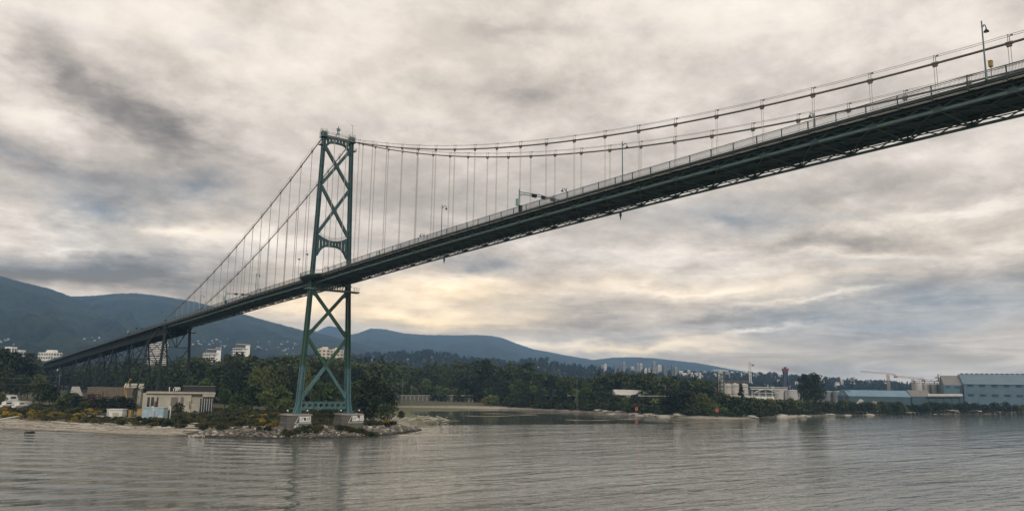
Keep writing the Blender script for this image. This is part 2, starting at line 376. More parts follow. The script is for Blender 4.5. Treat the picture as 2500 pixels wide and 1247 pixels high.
SHORE = []          # x, y, slope width, bank height of the land's edge (photo pixel on the waterline)
for px, py, wd, hh in [(-900, 1006, 26, 2.2), (-400, 1024, 26, 2.1), (0, 1046, 25, 2.0), (200, 1056, 22, 2.0), (400, 1063, 17, 2.0), (490, 1065, 10, 2.4), (560, 1067, 7, 2.8), (640, 1069, 6, 3.0), (740, 1070, 6, 3.0),
        (860, 1067, 6, 2.9), (960, 1060, 6, 2.4), (1026, 1050, 7, 1.7), (1012, 1043, 14, 1.1), (1060, 1035, 16, .9), (1128, 1026.5, 18, .7), (1085, 1020, 20, .8), (1010, 1011, 30, .5), (1000, 1003.5, 60, .3), (1115, 1004, 60, .3),
        (1205, 999, 26, .9), (1240, 998, 14, 2.0), (1330, 1001, 12, 2.1), (1420, 1005, 12, 2.1), (1520, 1011, 11, 2.1), (1600, 1015, 10, 2.1), (1690, 1021, 10, 2.0), (1800, 1024, 12, 1.9), (1860, 1019, 12, 2.1), (1990, 1014, 10, 2.2), (2200, 1010.5, 10, 2.3), (2500, 1009.5, 10, 2.3), (2900, 1016, 10, 2.3), (3500, 1022, 10, 2.3)]:
    q = pz(px, py, WZ); SHORE.append((q.x, q.y, wd, hh))
POLY = np.array([s_[:2] for s_ in SHORE]); FAR = np.array([[9000, -1500], [9000, 9000], [-9000, 9000], [-6000, 500]])
RING = np.vstack([POLY, FAR])
def shore_field(P):
    """signed distance to the waterline (+ on land) and the local bank width and height"""
    P = np.asarray(P, float); A = RING; Bq = np.roll(RING, -1, 0); n = len(RING); best = np.full(len(P), 1e18); ins = np.zeros(len(P), bool)
    W = np.zeros(len(P)); Hh = np.zeros(len(P)); WS = np.zeros(len(P))
    for i in range(n):
        a, b = A[i], Bq[i]; d = b-a; t = np.clip(((P-a)@d)/(d@d), 0, 1); q = P-(a+t[:, None]*d); r = (q*q).sum(1); best = np.minimum(best, r)
        j = (i+1) % n
        w0, h0 = (SHORE[i][2:] if i < len(SHORE) else (20, 3)); w1, h1 = (SHORE[j][2:] if j < len(SHORE) else (20, 3))
        k = 1/(r+4)**2; W += k*(w0+(w1-w0)*t); Hh += k*(h0+(h1-h0)*t); WS += k
        c = ((a[1] > P[:, 1]) != (b[1] > P[:, 1]))
        with np.errstate(divide='ignore', invalid='ignore'): xi = (b[0]-a[0])*(P[:, 1]-a[1])/(b[1]-a[1])+a[0]
        ins ^= c & (P[:, 0] < xi)
    return np.where(ins, 1, -1)*np.sqrt(best), W/WS, Hh/WS
def vnoise(x, y, s, seed=0):
    """smooth value noise"""
    x = np.asarray(x)/s+seed*17.3; y = np.asarray(y)/s-seed*9.1; xi = np.floor(x); yi = np.floor(y); fx = x-xi; fy = y-yi
    h = lambda a, b: np.modf(np.abs(np.sin(a*127.1+b*311.7+seed*3.3)*43758.5453))[0]
    fx = fx*fx*(3-2*fx); fy = fy*fy*(3-2*fy)
    return (h(xi, yi)*(1-fx)+h(xi+1, yi)*fx)*(1-fy)+(h(xi, yi+1)*(1-fx)+h(xi+1, yi+1)*fx)*fy
def ground_h(X, Y):
    P = np.stack([np.ravel(X), np.ravel(Y)], 1); d, wd, hh = shore_field(P); x, y = P.T
    n = vnoise(x, y, 7, 1)*.5+vnoise(x, y, 2.6, 2)*.22; d = d + (vnoise(x, y, 22, 5)-.5)*3+(vnoise(x, y, 6, 6)-.5)*1.2
    t = np.clip(d/wd, 0, 1); h = hh*(t**.85)+np.clip((d-wd)/50, 0, 1)*np.clip(3.0-hh, 0, 3)*.9+np.clip((d-120)/400, 0, 1)*7
    h = h + (n-.3)*np.clip(d/6, 0, 1)*np.where(hh < 1.0, .3, .7)
    return WZ+np.where(d > 0, h-.02, np.maximum(d*.25, -4)), d, hh
def axis(lo, f0, f1, hi, st, g=1.13):
    a = list(np.arange(f0, f1+.1, st)); s_ = st; q = f0
    while q > lo: s_ *= g; q -= s_; a.insert(0, q)
    s_ = st; q = a[-1]
    while q < hi: s_ *= g; q += s_; a.append(q)
    return np.array(a)
def build_ground():
    xs = axis(-7500, -110, 420, 8000, 2.6); ys = axis(-1200, -45, 330, 8000, 2.6)
    X, Y = np.meshgrid(xs, ys); h, d, hh = ground_h(X, Y); P = np.stack([X.ravel(), Y.ravel()], 1); dr = np.full(len(P), 1e9)
    for a, b in zip(POLY[5:11], POLY[6:12]):
        e = b-a; t = np.clip(((P-a)@e)/(e@e), 0, 1); dr = np.minimum(dr, np.linalg.norm(P-(a+t[:, None]*e), axis=1))
    rocky = np.clip((10-dr)/2.5, 0, 1)
    me = np_mesh('ground', np.stack([X.ravel(), Y.ravel(), h], 1), grid_faces(len(ys), len(xs)), [ground_mat()], True, {'flat': np.clip((1.0-hh)*5, 0, 1), 'inland': d, 'rocky': rocky})
    tag(link('ground', me), kind='structure')
def ground_mat():
    mt = bpy.data.materials.new('shore_ground'); mt.use_nodes = True; g = NT(mt.node_tree); p = g.n['Principled BSDF']
    pos = g.new('ShaderNodeNewGeometry').outputs['Position']; z = g.m('SUBTRACT', g.sep(pos)[2], WZ)
    n = g.noise(pos, .22, 6, .65); nf = g.noise(pos, 1.4, 4, .7); st = g.comb(*[g.m('MULTIPLY', q, k) for q, k in zip(g.sep(pos), (.3, .3, 4.0))]); ns = g.noise(st, .9, 5, .7)
    fl = g.new('ShaderNodeAttribute', attribute_name='flat').outputs['Fac']; inl = g.new('ShaderNodeAttribute', attribute_name='inland').outputs['Fac']
    shingle = g.ramp(nf, [(.25, (.13, .115, .09, 1)), (.5, (.28, .25, .195, 1)), (.75, (.42, .38, .31, 1))])
    shingle = g.mulc(shingle, g.ramp(ns, [(.3, (.6, .6, .6, 1)), (.6, (1.1, 1.1, 1.1, 1))]))
    wet = g.rng(g.m('ADD', z, g.m('MULTIPLY', n, .3)), .12, .5); shingle = g.mix(wet, (.05, .043, .034, 1), shingle)
    turf = g.ramp(n, [(.3, (.030, .034, .013, 1)), (.5, (.060, .058, .022, 1)), (.72, (.105, .088, .038, 1))])
    turf = g.mulc(turf, g.ramp(nf, [(.3, (.6, .6, .6, 1)), (.7, (1.3, 1.3, 1.3, 1))]))
    c = g.mix(g.rng(g.m('ADD', z, g.m('MULTIPLY', g.m('SUBTRACT', n, .5), 1.4)), 1.45, 2.0), shingle, turf)
    mud = g.ramp(g.m('ADD', g.m('MULTIPLY', n, .6), g.m('MULTIPLY', ns, .4)), [(.35, (.040, .036, .018, 1)), (.46, (.075, .078, .026, 1)), (.58, (.11, .12, .036, 1)), (.74, (.16, .15, .07, 1))])
    c = g.mix(g.m('MULTIPLY', fl, g.rng(z, 1.3, .8), clamp=True), c, mud)
    c = g.mix(g.new('ShaderNodeAttribute', attribute_name='rocky').outputs['Fac'], c, (.045, .040, .030, 1))  # dark bed under the riprap: shade in the boulder gaps painted into the ground
    g.l.new(c, p.inputs['Base Color']); p.inputs['Roughness'].default_value = .95
    b = g.new('ShaderNodeBump'); b.inputs['Distance'].default_value = .25; g.l.new(nf, b.inputs['Height']); g.l.new(b.outputs[0], p.inputs['Normal'])
    return mt
build_ground()
def water_mat():
    mt = bpy.data.materials.new('tidal_water'); mt.use_nodes = True; g = NT(mt.node_tree); p = g.n['Principled BSDF']
    pos = g.new('ShaderNodeNewGeometry').outputs['Position']
    calm = g.new('ShaderNodeAttribute', attribute_name='calm').outputs['Fac']; chop = g.new('ShaderNodeAttribute', attribute_name='chop').outputs['Fac']; swell = g.new('ShaderNodeAttribute', attribute_name='swell').outputs['Fac']
    def frame(ang, sx, sy):
        mp = g.new('ShaderNodeMapping'); g.l.new(pos, mp.inputs[0]); mp.inputs['Rotation'].default_value = (0, 0, ang); mp.inputs['Scale'].default_value = (sx, sy, 1); return mp.outputs[0]
    head = math.atan2(RH.y, RH.x)
    a = g.noise(frame(-head+rad(5), .12, .50), 1.0, 4, .55, .3)                   # wind ripples
    b = g.noise(frame(-head-rad(5), .020, .095), 1.0, 4, .52, .4)                  # longer undulation
    c = g.noise(frame(-head-rad(12), .13, .46), 1.0, 4, .6, .5)                           # small chop
    wv = g.new('ShaderNodeTexWave', wave_type='BANDS', bands_direction='Y', wave_profile='SIN'); g.l.new(frame(-head+rad(6), 1, 1), wv.inputs[0])
    wv.inputs['Scale'].default_value = .030; wv.inputs['Distortion'].default_value = 7.0; wv.inputs['Detail'].default_value = 3; wv.inputs['Detail Scale'].default_value = .35
    d = g.noise(frame(-head+rad(3), .055, .21), 1.0, 4, .55, .4)                    # wavelets one can see one by one
    hgt = g.m('ADD', g.m('ADD', g.m('MULTIPLY', a, .20), g.m('MULTIPLY', d, .56)), g.m('MULTIPLY', b, .92))
    hgt = g.m('ADD', hgt, g.m('MULTIPLY', g.m('MULTIPLY', c, chop), .55))
    hgt = g.m('ADD', hgt, g.m('MULTIPLY', g.m('MULTIPLY', g.m('MULTIPLY', wv.outputs['Fac'], swell), b), .95))
    bp = g.new('ShaderNodeBump'); bp.inputs['Distance'].default_value = 1.0; g.l.new(hgt, bp.inputs['Height'])
    g.l.new(g.m('SUBTRACT', .62, g.m('MULTIPLY', calm, .58)), bp.inputs['Strength'])
    g.l.new(bp.outputs[0], p.inputs['Normal'])
    p.inputs['Base Color'].default_value = (.088, .096, .080, 1)
    g.l.new(g.m('SUBTRACT', .035, g.m('MULTIPLY', calm, .015)), p.inputs['Roughness'])
    p.inputs['IOR'].default_value = 1.333
    return mt
def build_water():
    xs = axis(-7500, -220, 500, 8000, 6, 1.16); ys = axis(-3600, -260, 480, 8000, 6, 1.16)
    X, Y = np.meshgrid(xs, ys); x, y = X.ravel(), Y.ravel()
    d, _, _ = shore_field(np.stack([x, y], 1))
    rx, ry = x-CAM.x, y-CAM.y; D = rx*FH.x+ry*FH.y; L = rx*RH.x+ry*RH.y
    # sheltered water: behind the line from the rocky point to the far corner of the inlet
    a, b = pz(1035, 1040, WZ), pz(1750, 1034.5, WZ); e = (b-a); nrm = Vector((-e.y, e.x, 0)).normalized()
    if nrm.dot(FH) < 0: nrm = -nrm
    s1 = (x-a.x)*nrm.x+(y-a.y)*nrm.y + (vnoise(x, y, 30, 3)-.5)*10
    t1 = ((x-b.x)*e.x+(y-b.y)*e.y)/e.length
    calm = np.clip(s1/12, 0, 1)*np.clip(-t1/30, 0, 1)
    calm = np.maximum(calm, .75*np.clip(1-(-d)/14, 0, 1)*(L > 0)); calm = np.maximum(calm, .55*np.clip(1-(-d)/22, 0, 1))
    lx = L/np.maximum(D, 1)
    swell = np.clip((-.20-lx)/.16, 0, 1)*np.clip((330-D)/80, 0, 1); chop = np.clip((330-D)/140, 0, 1)*np.clip((lx+.42)/.12, 0, 1)*(.25+.75*vnoise(x, y, 38, 4))
    me = np_mesh('water', np.stack([x, y, np.full_like(x, WZ)], 1), grid_faces(len(ys), len(xs)), [water_mat()], True, {'calm': calm, 'swell': swell, 'chop': chop})
    tag(link('water', me), kind='structure')
build_water()

# ------------------------------------------------------------------ mountains: slopes from a valley line up to the ridge, with a back side
def mountain_mat(name, a, b):
    mt = bpy.data.materials.new(name); mt.use_nodes = True; g = NT(mt.node_tree); p = g.n['Principled BSDF']
    pos = g.new('ShaderNodeNewGeometry').outputs['Position']; n = g.noise(pos, .0045, 6, .6); n2 = g.noise(pos, .026, 5, .75)
    c = g.mix(g.rng(g.m('ADD', g.m('MULTIPLY', n, .6), g.m('MULTIPLY', n2, .4)), .4, .6), a, b)
    g.l.new(c, p.inputs['Base Color']); p.inputs['Roughness'].default_value = 1; p.inputs['Specular IOR Level'].default_value = .05
    bp = g.new('ShaderNodeBump'); bp.inputs['Distance'].default_value = 34; g.l.new(n2, bp.inputs['Height']); g.l.new(bp.outputs[0], p.inputs['Normal'])
    return mt
FOREST = mountain_mat('forested_slope', (.004, .009, .007, 1), (.040, .054, .030, 1))
SLOPES = {}
def mountain(name, label, ridge, D0, D1, z0=8, rough=1.0, p=1.15, seed=1, mt=None, nt=40):
    rx = [r[0] for r in ridge]; xs = np.arange(rx[0], rx[-1]+1, 5.0); ry = np.interp(xs, rx, [r[1] for r in ridge])
    nx = len(xs); V = np.zeros((nt+10, nx, 3))
    for i, x in enumerate(xs):
        top = pd(x, ry[i], D1); d = Vector((top.x-CAM.x, top.y-CAM.y))
        wob = rough*(vnoise([x], [0], 34, seed)[0]-.5)*.5 + rough*(vnoise([x], [5], 9, seed)[0]-.5)*.18
        for k in range(nt+10):
            if k < nt:
                t = k/(nt-1); D = D0+(D1-D0)*t; z = z0+(top.z-z0)*t**p
                z += math.sin(math.pi*t)*(top.z-z0)*.16*(wob+(vnoise([x+k*9], [k*11.], 40, seed+3)[0]-.5)*rough)
                z += (vnoise([x*3.1], [k*7.7], 6, seed+5)[0]-.5)*(D1/900.0)*rough
            else:
                t = (k-nt+1)/10; D = D1+min((D1-D0)*.3, 420)*t; z = top.z*(1-t)-5*t
            V[k, i] = (CAM.x+d.x*D/D1, CAM.y+d.y*D/D1, z)
    me = np_mesh(name, V.reshape(-1, 3), grid_faces(nt+10, nx), [mt or FOREST], True)
    o = tag(link(name, me), label=label, kind='structure'); SLOPES[name+str(seed)] = (xs, V[:nt]); return o
def on_slope(name, px, py):
    """point of a slope that shows at a photo pixel"""
    xs, V = SLOPES[name]; i = int(np.clip(np.searchsorted(xs, px), 1, len(xs)-1)); col = V[:, i]
    r = col-np.array(CAM); dep = r@np.array(FW); yy = 623.5-FPX*(r@np.array(UP))/dep
    k = int(np.argmin(np.abs(yy-py))); return Vector(col[k])
mountain('mountain', 'dark forested mountain at the left edge below the cloud', [(-700, 560), (-300, 610), (-120, 650), (0, 673), (60, 690), (120, 704), (180, 726), (260, 762), (340, 800), (430, 838), (520, 868), (600, 890)], 1500, 4400, seed=1)
mountain('mountain', 'long forested ridge behind the bridge sloping down to the right', [(-60, 760), (60, 735), (150, 724), (220, 722), (290, 716), (330, 715), (400, 723), (470, 735), (540, 752), (600, 768), (660, 785), (740, 806), (800, 818), (880, 838), (950, 857), (1010, 872), (1070, 888), (1150, 905), (1260, 925)], 1900, 5500, seed=2)
mountain('mountain', 'blue far mountain right of the bridge tower', [(560, 800), (740, 812), (830, 820), (875, 813), (905, 801), (940, 803), (985, 813), (1040, 817), (1110, 818), (1160, 817), (1200, 819), (1228, 825), (1262, 838), (1300, 851), (1350, 861), (1400, 870), (1460, 880), (1530, 893), (1600, 910), (1700, 938)], 3300, 8600, seed=3, rough=.6)
mountain('mountain', 'palest jagged peaks behind the tower legs', [(560, 850), (680, 815), (740, 806), (775, 808), (790, 800), (803, 795), (822, 798), (845, 815), (900, 830), (1000, 850)], 8000, 9000, seed=4, rough=.5)
mountain('mountain', 'faint blue mountain falling behind the distant city', [(1180, 890), (1330, 886), (1440, 879), (1490, 873), (1545, 871), (1600, 874), (1650, 880), (1700, 885), (1738, 892), (1790, 902), (1850, 911), (1930, 922), (2040, 938), (2160, 958)], 4800, 7600, seed=5, rough=.5)
mountain('hill', 'low wooded rise under the distant city', [(700, 880), (860, 866), (940, 866), (1000, 868), (1050, 864), (1100, 872), (1160, 882), (1220, 886), (1260, 893), (1300, 884), (1330, 884), (1380, 897), (1440, 903), (1520, 908), (1640, 914), (1760, 918), (1880, 920), (2000, 930), (2100, 936), (2200, 942), (2330, 954), (2450, 958), (2600, 962)], 1500, 2700, seed=6, z0=6, rough=.5, p=.9, mt=mountain_mat('wooded_hill', (.014, .022, .013, 1), (.034, .046, .024, 1)))

# ------------------------------------------------------------------ sea air
def build_haze():
    b = MB(); x0, x1, y0, y1 = -9400, 9400, -4300, 9400; b.hexa([(x0, y0, -6), (x1, y0, -6), (x1, y1, -6), (x0, y1, -6), (x0, y0, 790), (x1, y0, 790), (x1, y1, 790), (x0, y1, 790)])
    mt = bpy.data.materials.new('sea_air'); mt.use_nodes = True; g = NT(mt.node_tree); g.n.remove(g.n['Principled BSDF'])
    v = g.new('ShaderNodeVolumePrincipled'); v.inputs['Color'].default_value = (.37, .63, 1.0, 1); v.inputs['Density'].default_value = HAZE_DENSITY; v.inputs['Anisotropy'].default_value = .2
    g.l.new(v.outputs[0], g.n['Material Output'].inputs['Volume'])
    tag(b.build('haze', mt), kind='stuff')
build_haze()

# ------------------------------------------------------------------ the suspension bridge
PITCHU = 9.713; U0 = -0.11; HB = 5.56                     # hanger spacing, cable and truss half spacing
RT_U = [-760, -708, -637, -519, -426, -289, -193, -121, -66, 0]; RT_Z = [32.0, 33.9, 36.6, 40.8, 44.4, 49.2, 52.5, 54.9, 57.0, 58.83]
def RZ(u):                                                # top of the hand rail along the bridge
    return 63.76-4.93*((u-236.5)/236.5)**2 if u >= 0 else float(np.interp(u, RT_U, RT_Z))
def CZ(u):                                                # main cable
    if u >= 0: return 67.26+(110-67.26)*((u-236.5)/236.5)**2
    w_ = -u; return 109.9-.3861*w_+.000524*w_*w_
UEND = 320.0; USIDE = -192.0
def us_range(a, b, st): n = max(1, round((b-a)/st)); return [a+(b-a)*i/n for i in range(n+1)]
def sweep(mb, u0, u1, prof, st=PITCHU/2, zf=RZ):
    """extrude a closed profile of (v, dz) along the deck line"""
    return mb.loft([[B(u, v, zf(u)+dz) for v, dz in prof] for u in us_range(u0, u1, st)])
def rect(v0, v1, z0, z1): return [(v0, z0), (v1, z0), (v1, z1), (v0, z1)]
bridge = empty('suspension_bridge', B(0, 0, 0))
tag(bridge, 'green steel suspension bridge crossing the water with one tall lattice tower', 'bridge')
def part(mb, name, mats, parent=None, smooth=False): return mb.build(name, mats, parent or bridge, smooth)

# tower legs: cellular section with a recess in every face, lofted up the leaning shaft
LEG = [(10.25, 9.75, 2.5, 2.3), (11.2, 9.55, 2.5, 2.0), (12.6, 9.3, 2.45, 1.65), (14.6, 9.12, 2.4, 1.45), (24, 8.62, 2.3, 1.4), (36, 8.02, 2.1, 1.32), (50, 7.42, 1.9, 1.22), (60, 6.95, 1.82, 1.18), (75, 6.45, 1.75, 1.15), (92, 5.95, 1.7, 1.12), (105, 5.62, 1.65, 1.12), (109.4, 5.55, 1.65, 1.12)]
def leg_v(z): return float(np.interp(z, [l[0] for l in LEG], [l[1] for l in LEG]))
def leg_w(z): return float(np.interp(z, [l[0] for l in LEG], [l[3] for l in LEG]))
def leg_section(sv, z, v, du, dv):
    a, b = du/2, dv/2; na, nb, r, s_ = du*.2, dv*.24, min(.4, dv*.3), .5
    q = [(-a, -b), (-na, -b), (-na, -b+r), (na, -b+r), (na, -b), (a, -b), (a, -nb), (a-s_, -nb), (a-s_, nb), (a, nb), (a, b), (na, b), (na, b-r), (-na, b-r), (-na, b), (-a, b), (-a, nb), (-a+s_, nb), (-a+s_, -nb), (-a, -nb)]
    return [B(x, sv*v+y, z) for x, y in q]
for sv in (1, -1):
    mb = MB(); mb.loft([leg_section(sv, *l) for l in LEG])
    for z in np.arange(18, 108, 6.2):                     # splice plates
        v, du, dv = leg_v(z), float(np.interp(z, [l[0] for l in LEG], [l[2] for l in LEG])), leg_w(z)
        mb.box(B(0, sv*v, z), (dv+.07, du+.07, .16))
    mb.box(B(0, sv*9.75, 10.1), (3.0, 3.1, .3)); mb.box(B(0, sv*9.75, 10.3), (2.6, 2.8, .25))
    leg = part(mb, 'tower_leg', M['tower_paint'])
    mb = MB(); c = B(0, sv*5.6, 109.4); pr = [(-1.25, 0), (1.25, 0), (1.25, 1.1), (.95, 1.85), (.4, 2.25), (-.4, 2.25), (-.95, 1.85), (-1.25, 1.1)]
    mb.loft([[(c.x+dx, c.y+y, c.z+z) for y, z in pr] for dx in (-.85, .85)]); mb.box((c.x, c.y, c.z-.1), (2.2, 3.0, .22))
    part(mb, 'saddle_housing', M['tower_paint'], leg)
    mb = MB()
    for dx in (-1.0, 1.0):
        mb.tube([(c.x+dx, c.y-1.6, c.z+.1), (c.x+dx, c.y-1.5, c.z+1.6), (c.x+dx, c.y-.8, c.z+2.8), (c.x+dx, c.y, c.z+3.2), (c.x+dx, c.y+.8, c.z+2.8), (c.x+dx, c.y+1.5, c.z+1.6), (c.x+dx, c.y+1.6, c.z+.1)], .055, 5)
        for yy, z1 in ((-.9, 2.7), (0, 3.2), (.9, 2.7)): mb.tube([(c.x+dx, c.y+yy, c.z+1.5), (c.x+dx, c.y+yy, c.z+z1)], .05, 4)
    for yy, z1 in ((-1.5, 1.6), (-.8, 2.8), (.8, 2.8), (1.5, 1.6)): mb.tube([(c.x-1, c.y+yy, c.z+z1), (c.x+1, c.y+yy, c.z+z1)], .05, 4)
    part(mb, 'safety_hoop', M['pale_steel'], leg)
    mb = MB()                                             # small inspection platform on the outer face
    mb.box(B(.2, sv*6.7, 106.2), (1.1, 2.2, .12))
    for k in range(5): mb.tube([B(-.8+.5*k, sv*7.2, 106.2), B(-.8+.5*k, sv*7.2, 107.3)], .04, 4)
    mb.tube([B(-.8, sv*7.2, 107.3), B(1.2, sv*7.2, 107.3)], .05, 4); mb.tube([B(-.8, sv*7.2, 106.8), B(1.2, sv*7.2, 106.8)], .04, 4)
    part(mb, 'inspection_platform', M['truss_steel'], leg)
def xbrace(z0, z1, wd=.95):
    mb = MB(); a0, a1 = leg_v(z0)-leg_w(z0)/2, leg_v(z1)-leg_w(z1)/2
    for s_ in (1, -1):
        p0, p1 = B(0, s_*a0, z0), B(0, -s_*a1, z1); d = (p1-p0).normalized(); nrm = Vector((0, 1, 0))
        off = .012*s_
        for e in (-.38, .38): mb.bar(p0+nrm*(e+off), p1+nrm*(e+off), wd, .08, d.cross(nrm))          # two web plates
        for e in (-wd/2, wd/2): mb.bar(p0+d.cross(nrm)*e, p1+d.cross(nrm)*e, .09, .86+off, d.cross(nrm))
    zc = z0+(z1-z0)*a0/(a0+a1); mb.box((0, 0, zc), (1.35, .92, 1.6))
    for s_ in (1, -1):                                    # curved gussets where the brace meets the legs
        for z, sg, av in ((z0, 1, a0), (z1, -1, a1)):
            poly = [(av+.1, z+sg*.4), (av+.1, z+sg*3.2), (av-.12, z+sg*2.3), (av-.42, z+sg*1.95), (av-.75, z+sg*2.0), (av-1.15, z+sg*2.35), (av-1.05, z+sg*1.5)]
            r0 = [B(-.36, s_*v, zz) for v, zz in poly]; r1 = [B(.36, s_*v, zz) for v, zz in poly]; mb.loft([r0, r1])
    part(mb, 'cross_brace', M['tower_paint'])
xbrace(91.9, 106.2); xbrace(73.6, 91.0); xbrace(37.0, 53.2); xbrace(15.4, 36.2)
def hole_plate(mb, vs, top, bot, y, hw, hh, th=.10, rnd=2.0):
    """upright plate pierced by one rounded opening per bay"""
    n = 20
    for i in range(len(vs)-1):
        v0, v1 = vs[i], vs[i+1]; vc, zc = (v0+v1)/2, (top((v0+v1)/2)+bot((v0+v1)/2))/2; H_ = top(vc)-bot(vc)
        outer, inner = [], []
        for k in range(n):
            t = 2*math.pi*k/n; c, s_ = math.cos(t), math.sin(t); q = max(abs(c), abs(s_)); ox, oz = c/q, s_/q
            v = vc+ox*(v1-v0)/2; zt, zb = top(v), bot(v); outer.append((v, (zt+zb)/2+oz*(zt-zb)/2))
            e = 2/rnd; inner.append((vc+math.copysign(abs(c)**e, c)*hw*(v1-v0)/2, zc+math.copysign(abs(s_)**e, s_)*hh*H_/2))
        R4 = [[B(yy, v, z) for v, z in rr] for rr, yy in ((outer, y-th/2), (inner, y-th/2), (inner, y+th/2), (outer, y+th/2))]
        mb.loft(R4+[R4[0]], caps=False)
def strut(name, z_top, z_bot, vmax, n, hw, hh, rnd, flange=.8):
    mb = MB(); vs = [-vmax+2*vmax*i/n for i in range(n+1)]
    for y in (-.38, .38): hole_plate(mb, vs, z_top, z_bot, y, hw, hh, rnd=rnd)
    fine = [-vmax+2*vmax*i/24 for i in range(25)]
    for f in (z_top, z_bot): mb.loft([[B(-flange/2, v, f(v)-.05), B(flange/2, v, f(v)-.05), B(flange/2, v, f(v)+.05), B(-flange/2, v, f(v)+.05)] for v in fine])
    for v in vs: mb.box(B(0, v, (z_top(v)+z_bot(v))/2), (.10, .66, z_top(v)-z_bot(v)-.12))
    return part(mb, name, M['tower_paint'])
strut('top_strut', lambda v: 109.95-.010*v*v, lambda v: 107.75-.0052*v**4*.9-.01*v*v, 5.05, 8, .52, .46, 3.0, 1.1)
strut('portal_strut', lambda v: 71.25+.055*v*v, lambda v: 69.15-.02*v*v-.0032*v**4, 5.6, 9, .42, .58, 5.0, 1.1)
strut('bottom_strut', lambda v: 14.2+0*v, lambda v: 11.75+0*v, 8.5, 8, .66, .50, 2.3, 1.2)
for s_ in (1, -1):
    pts = [(5.3, 68.2), (5.75, 66.9), (6.05, 65.2), (6.25, 63.2)]; lv = [(v, z) for v, z in pts]+[(leg_v(z)-.3, z) for v, z in pts[::-1]]
    part(MB().loft([[B(-.4, s_*v, z) for v, z in lv], [B(.4, s_*v, z) for v, z in lv]]), 'portal_haunch', M['tower_paint'])
    lt = [(4.9, 106.1), (5.15, 104.9), (5.25, 103.4)]; lv = lt+[(leg_v(z)-.3, z) for v, z in lt[::-1]]
    part(MB().loft([[B(-.4, s_*v, z) for v, z in lv], [B(.4, s_*v, z) for v, z in lv]]), 'strut_haunch', M['tower_paint'])
    lt = [(8.3, 14.3), (8.55, 15.6), (8.6, 17.0)]; lv = lt+[(leg_v(z)-.3, z) for v, z in lt[::-1]]
    part(MB().loft([[B(-.4, s_*v, z) for v, z in lv], [B(.4, s_*v, z) for v, z in lv]]), 'strut_haunch', M['tower_paint'])
mb = MB()
for y in (-.7, .7):
    fine = [-5.2+10.4*i/16 for i in range(17)]
    for dz in (.55, 1.05): mb.tube([B(y, v, 71.3+.055*v*v+dz) for v in fine], .035, 4)
    for v in fine: mb.tube([B(y, v, 71.25+.055*v*v), B(y, v, 72.35+.055*v*v)], .03, 4)
part(mb, 'portal_railing', M['pale_steel'])
mb = MB()                                                # catwalk between the leg tops
for y in (-.6, .6):
    for z in (110.1, 111.5): mb.tube([B(y, -5.2, z), B(y, 5.2, z)], .05 if z > 111 else .13, 5)
    for k in range(9): mb.tube([B(y, -5.2+1.3*k, 110.1), B(y, -5.2+1.3*k, 111.5)], .03, 4)
mb.box((0, 0, 110.15), (10.6, 1.2, .08)); part(mb, 'catwalk', M['truss_steel'])
mb = MB()
for a in range(3): mb.tube([B(.75*math.cos(a*2.09), .75*math.sin(a*2.09), 110.1), B(.2*math.cos(a*2.09), .2*math.sin(a*2.09), 113.2)], .12, 5)
mb.box((0, 0, 111.7), (1.0, 1.0, .14)); mb.box((0, 0, 113.2), (.95, .7, .9)); mb.bar((-1.0, 0, 113.5), (1.0, 0, 113.5), .18); mb.lathe((0, 0, 113.6), [(.3, 0), (.34, .3), (.2, .55), (.12, .9), (.02, 1.2)], 8)
part(mb, 'beacon_mast', M['truss_steel'])
mb = MB(); mb.tube([B(0, -5.7, 111.5), B(0, -5.7, 116.0)], .07, 5); mb.tube([B(0, -5.7, 116.0), B(-.5, -5.3, 116.5)], .1, 5); part(mb, 'aerial', M['pale_steel'])
mb = MB()                                                # lattice strut under the deck with service platforms past the legs
for y in (-.9, .9):
    mb.bar(B(y, -8.0, 55.3), B(y, 8.0, 55.3), .35, .30); mb.bar(B(y, -11.2, 53.5), B(y, 9.3, 53.5), .40, .35)
    for k in range(16):
        v = -7.5+k; mb.bar(B(y, v, 53.5), B(y, v, 55.3), .14); mb.bar(B(y, v, 53.5), B(y, v+1, 55.3), .10)
mb.box((1.0, 0, 53.2), (20.6, 2.3, .10))
for v in (-11.1, -10.2, -9.2): mb.tube([B(.9, v, 53.5), B(.9, v, 55.1)], .06, 4)
mb.tube([B(.9, -11.2, 55.0), B(.9, -8.6, 55.0)], .06, 4); mb.tube([B(.9, -11.2, 54.3), B(.9, -8.6, 54.3)], .05, 4)
part(mb, 'deck_strut', M['truss_steel'])

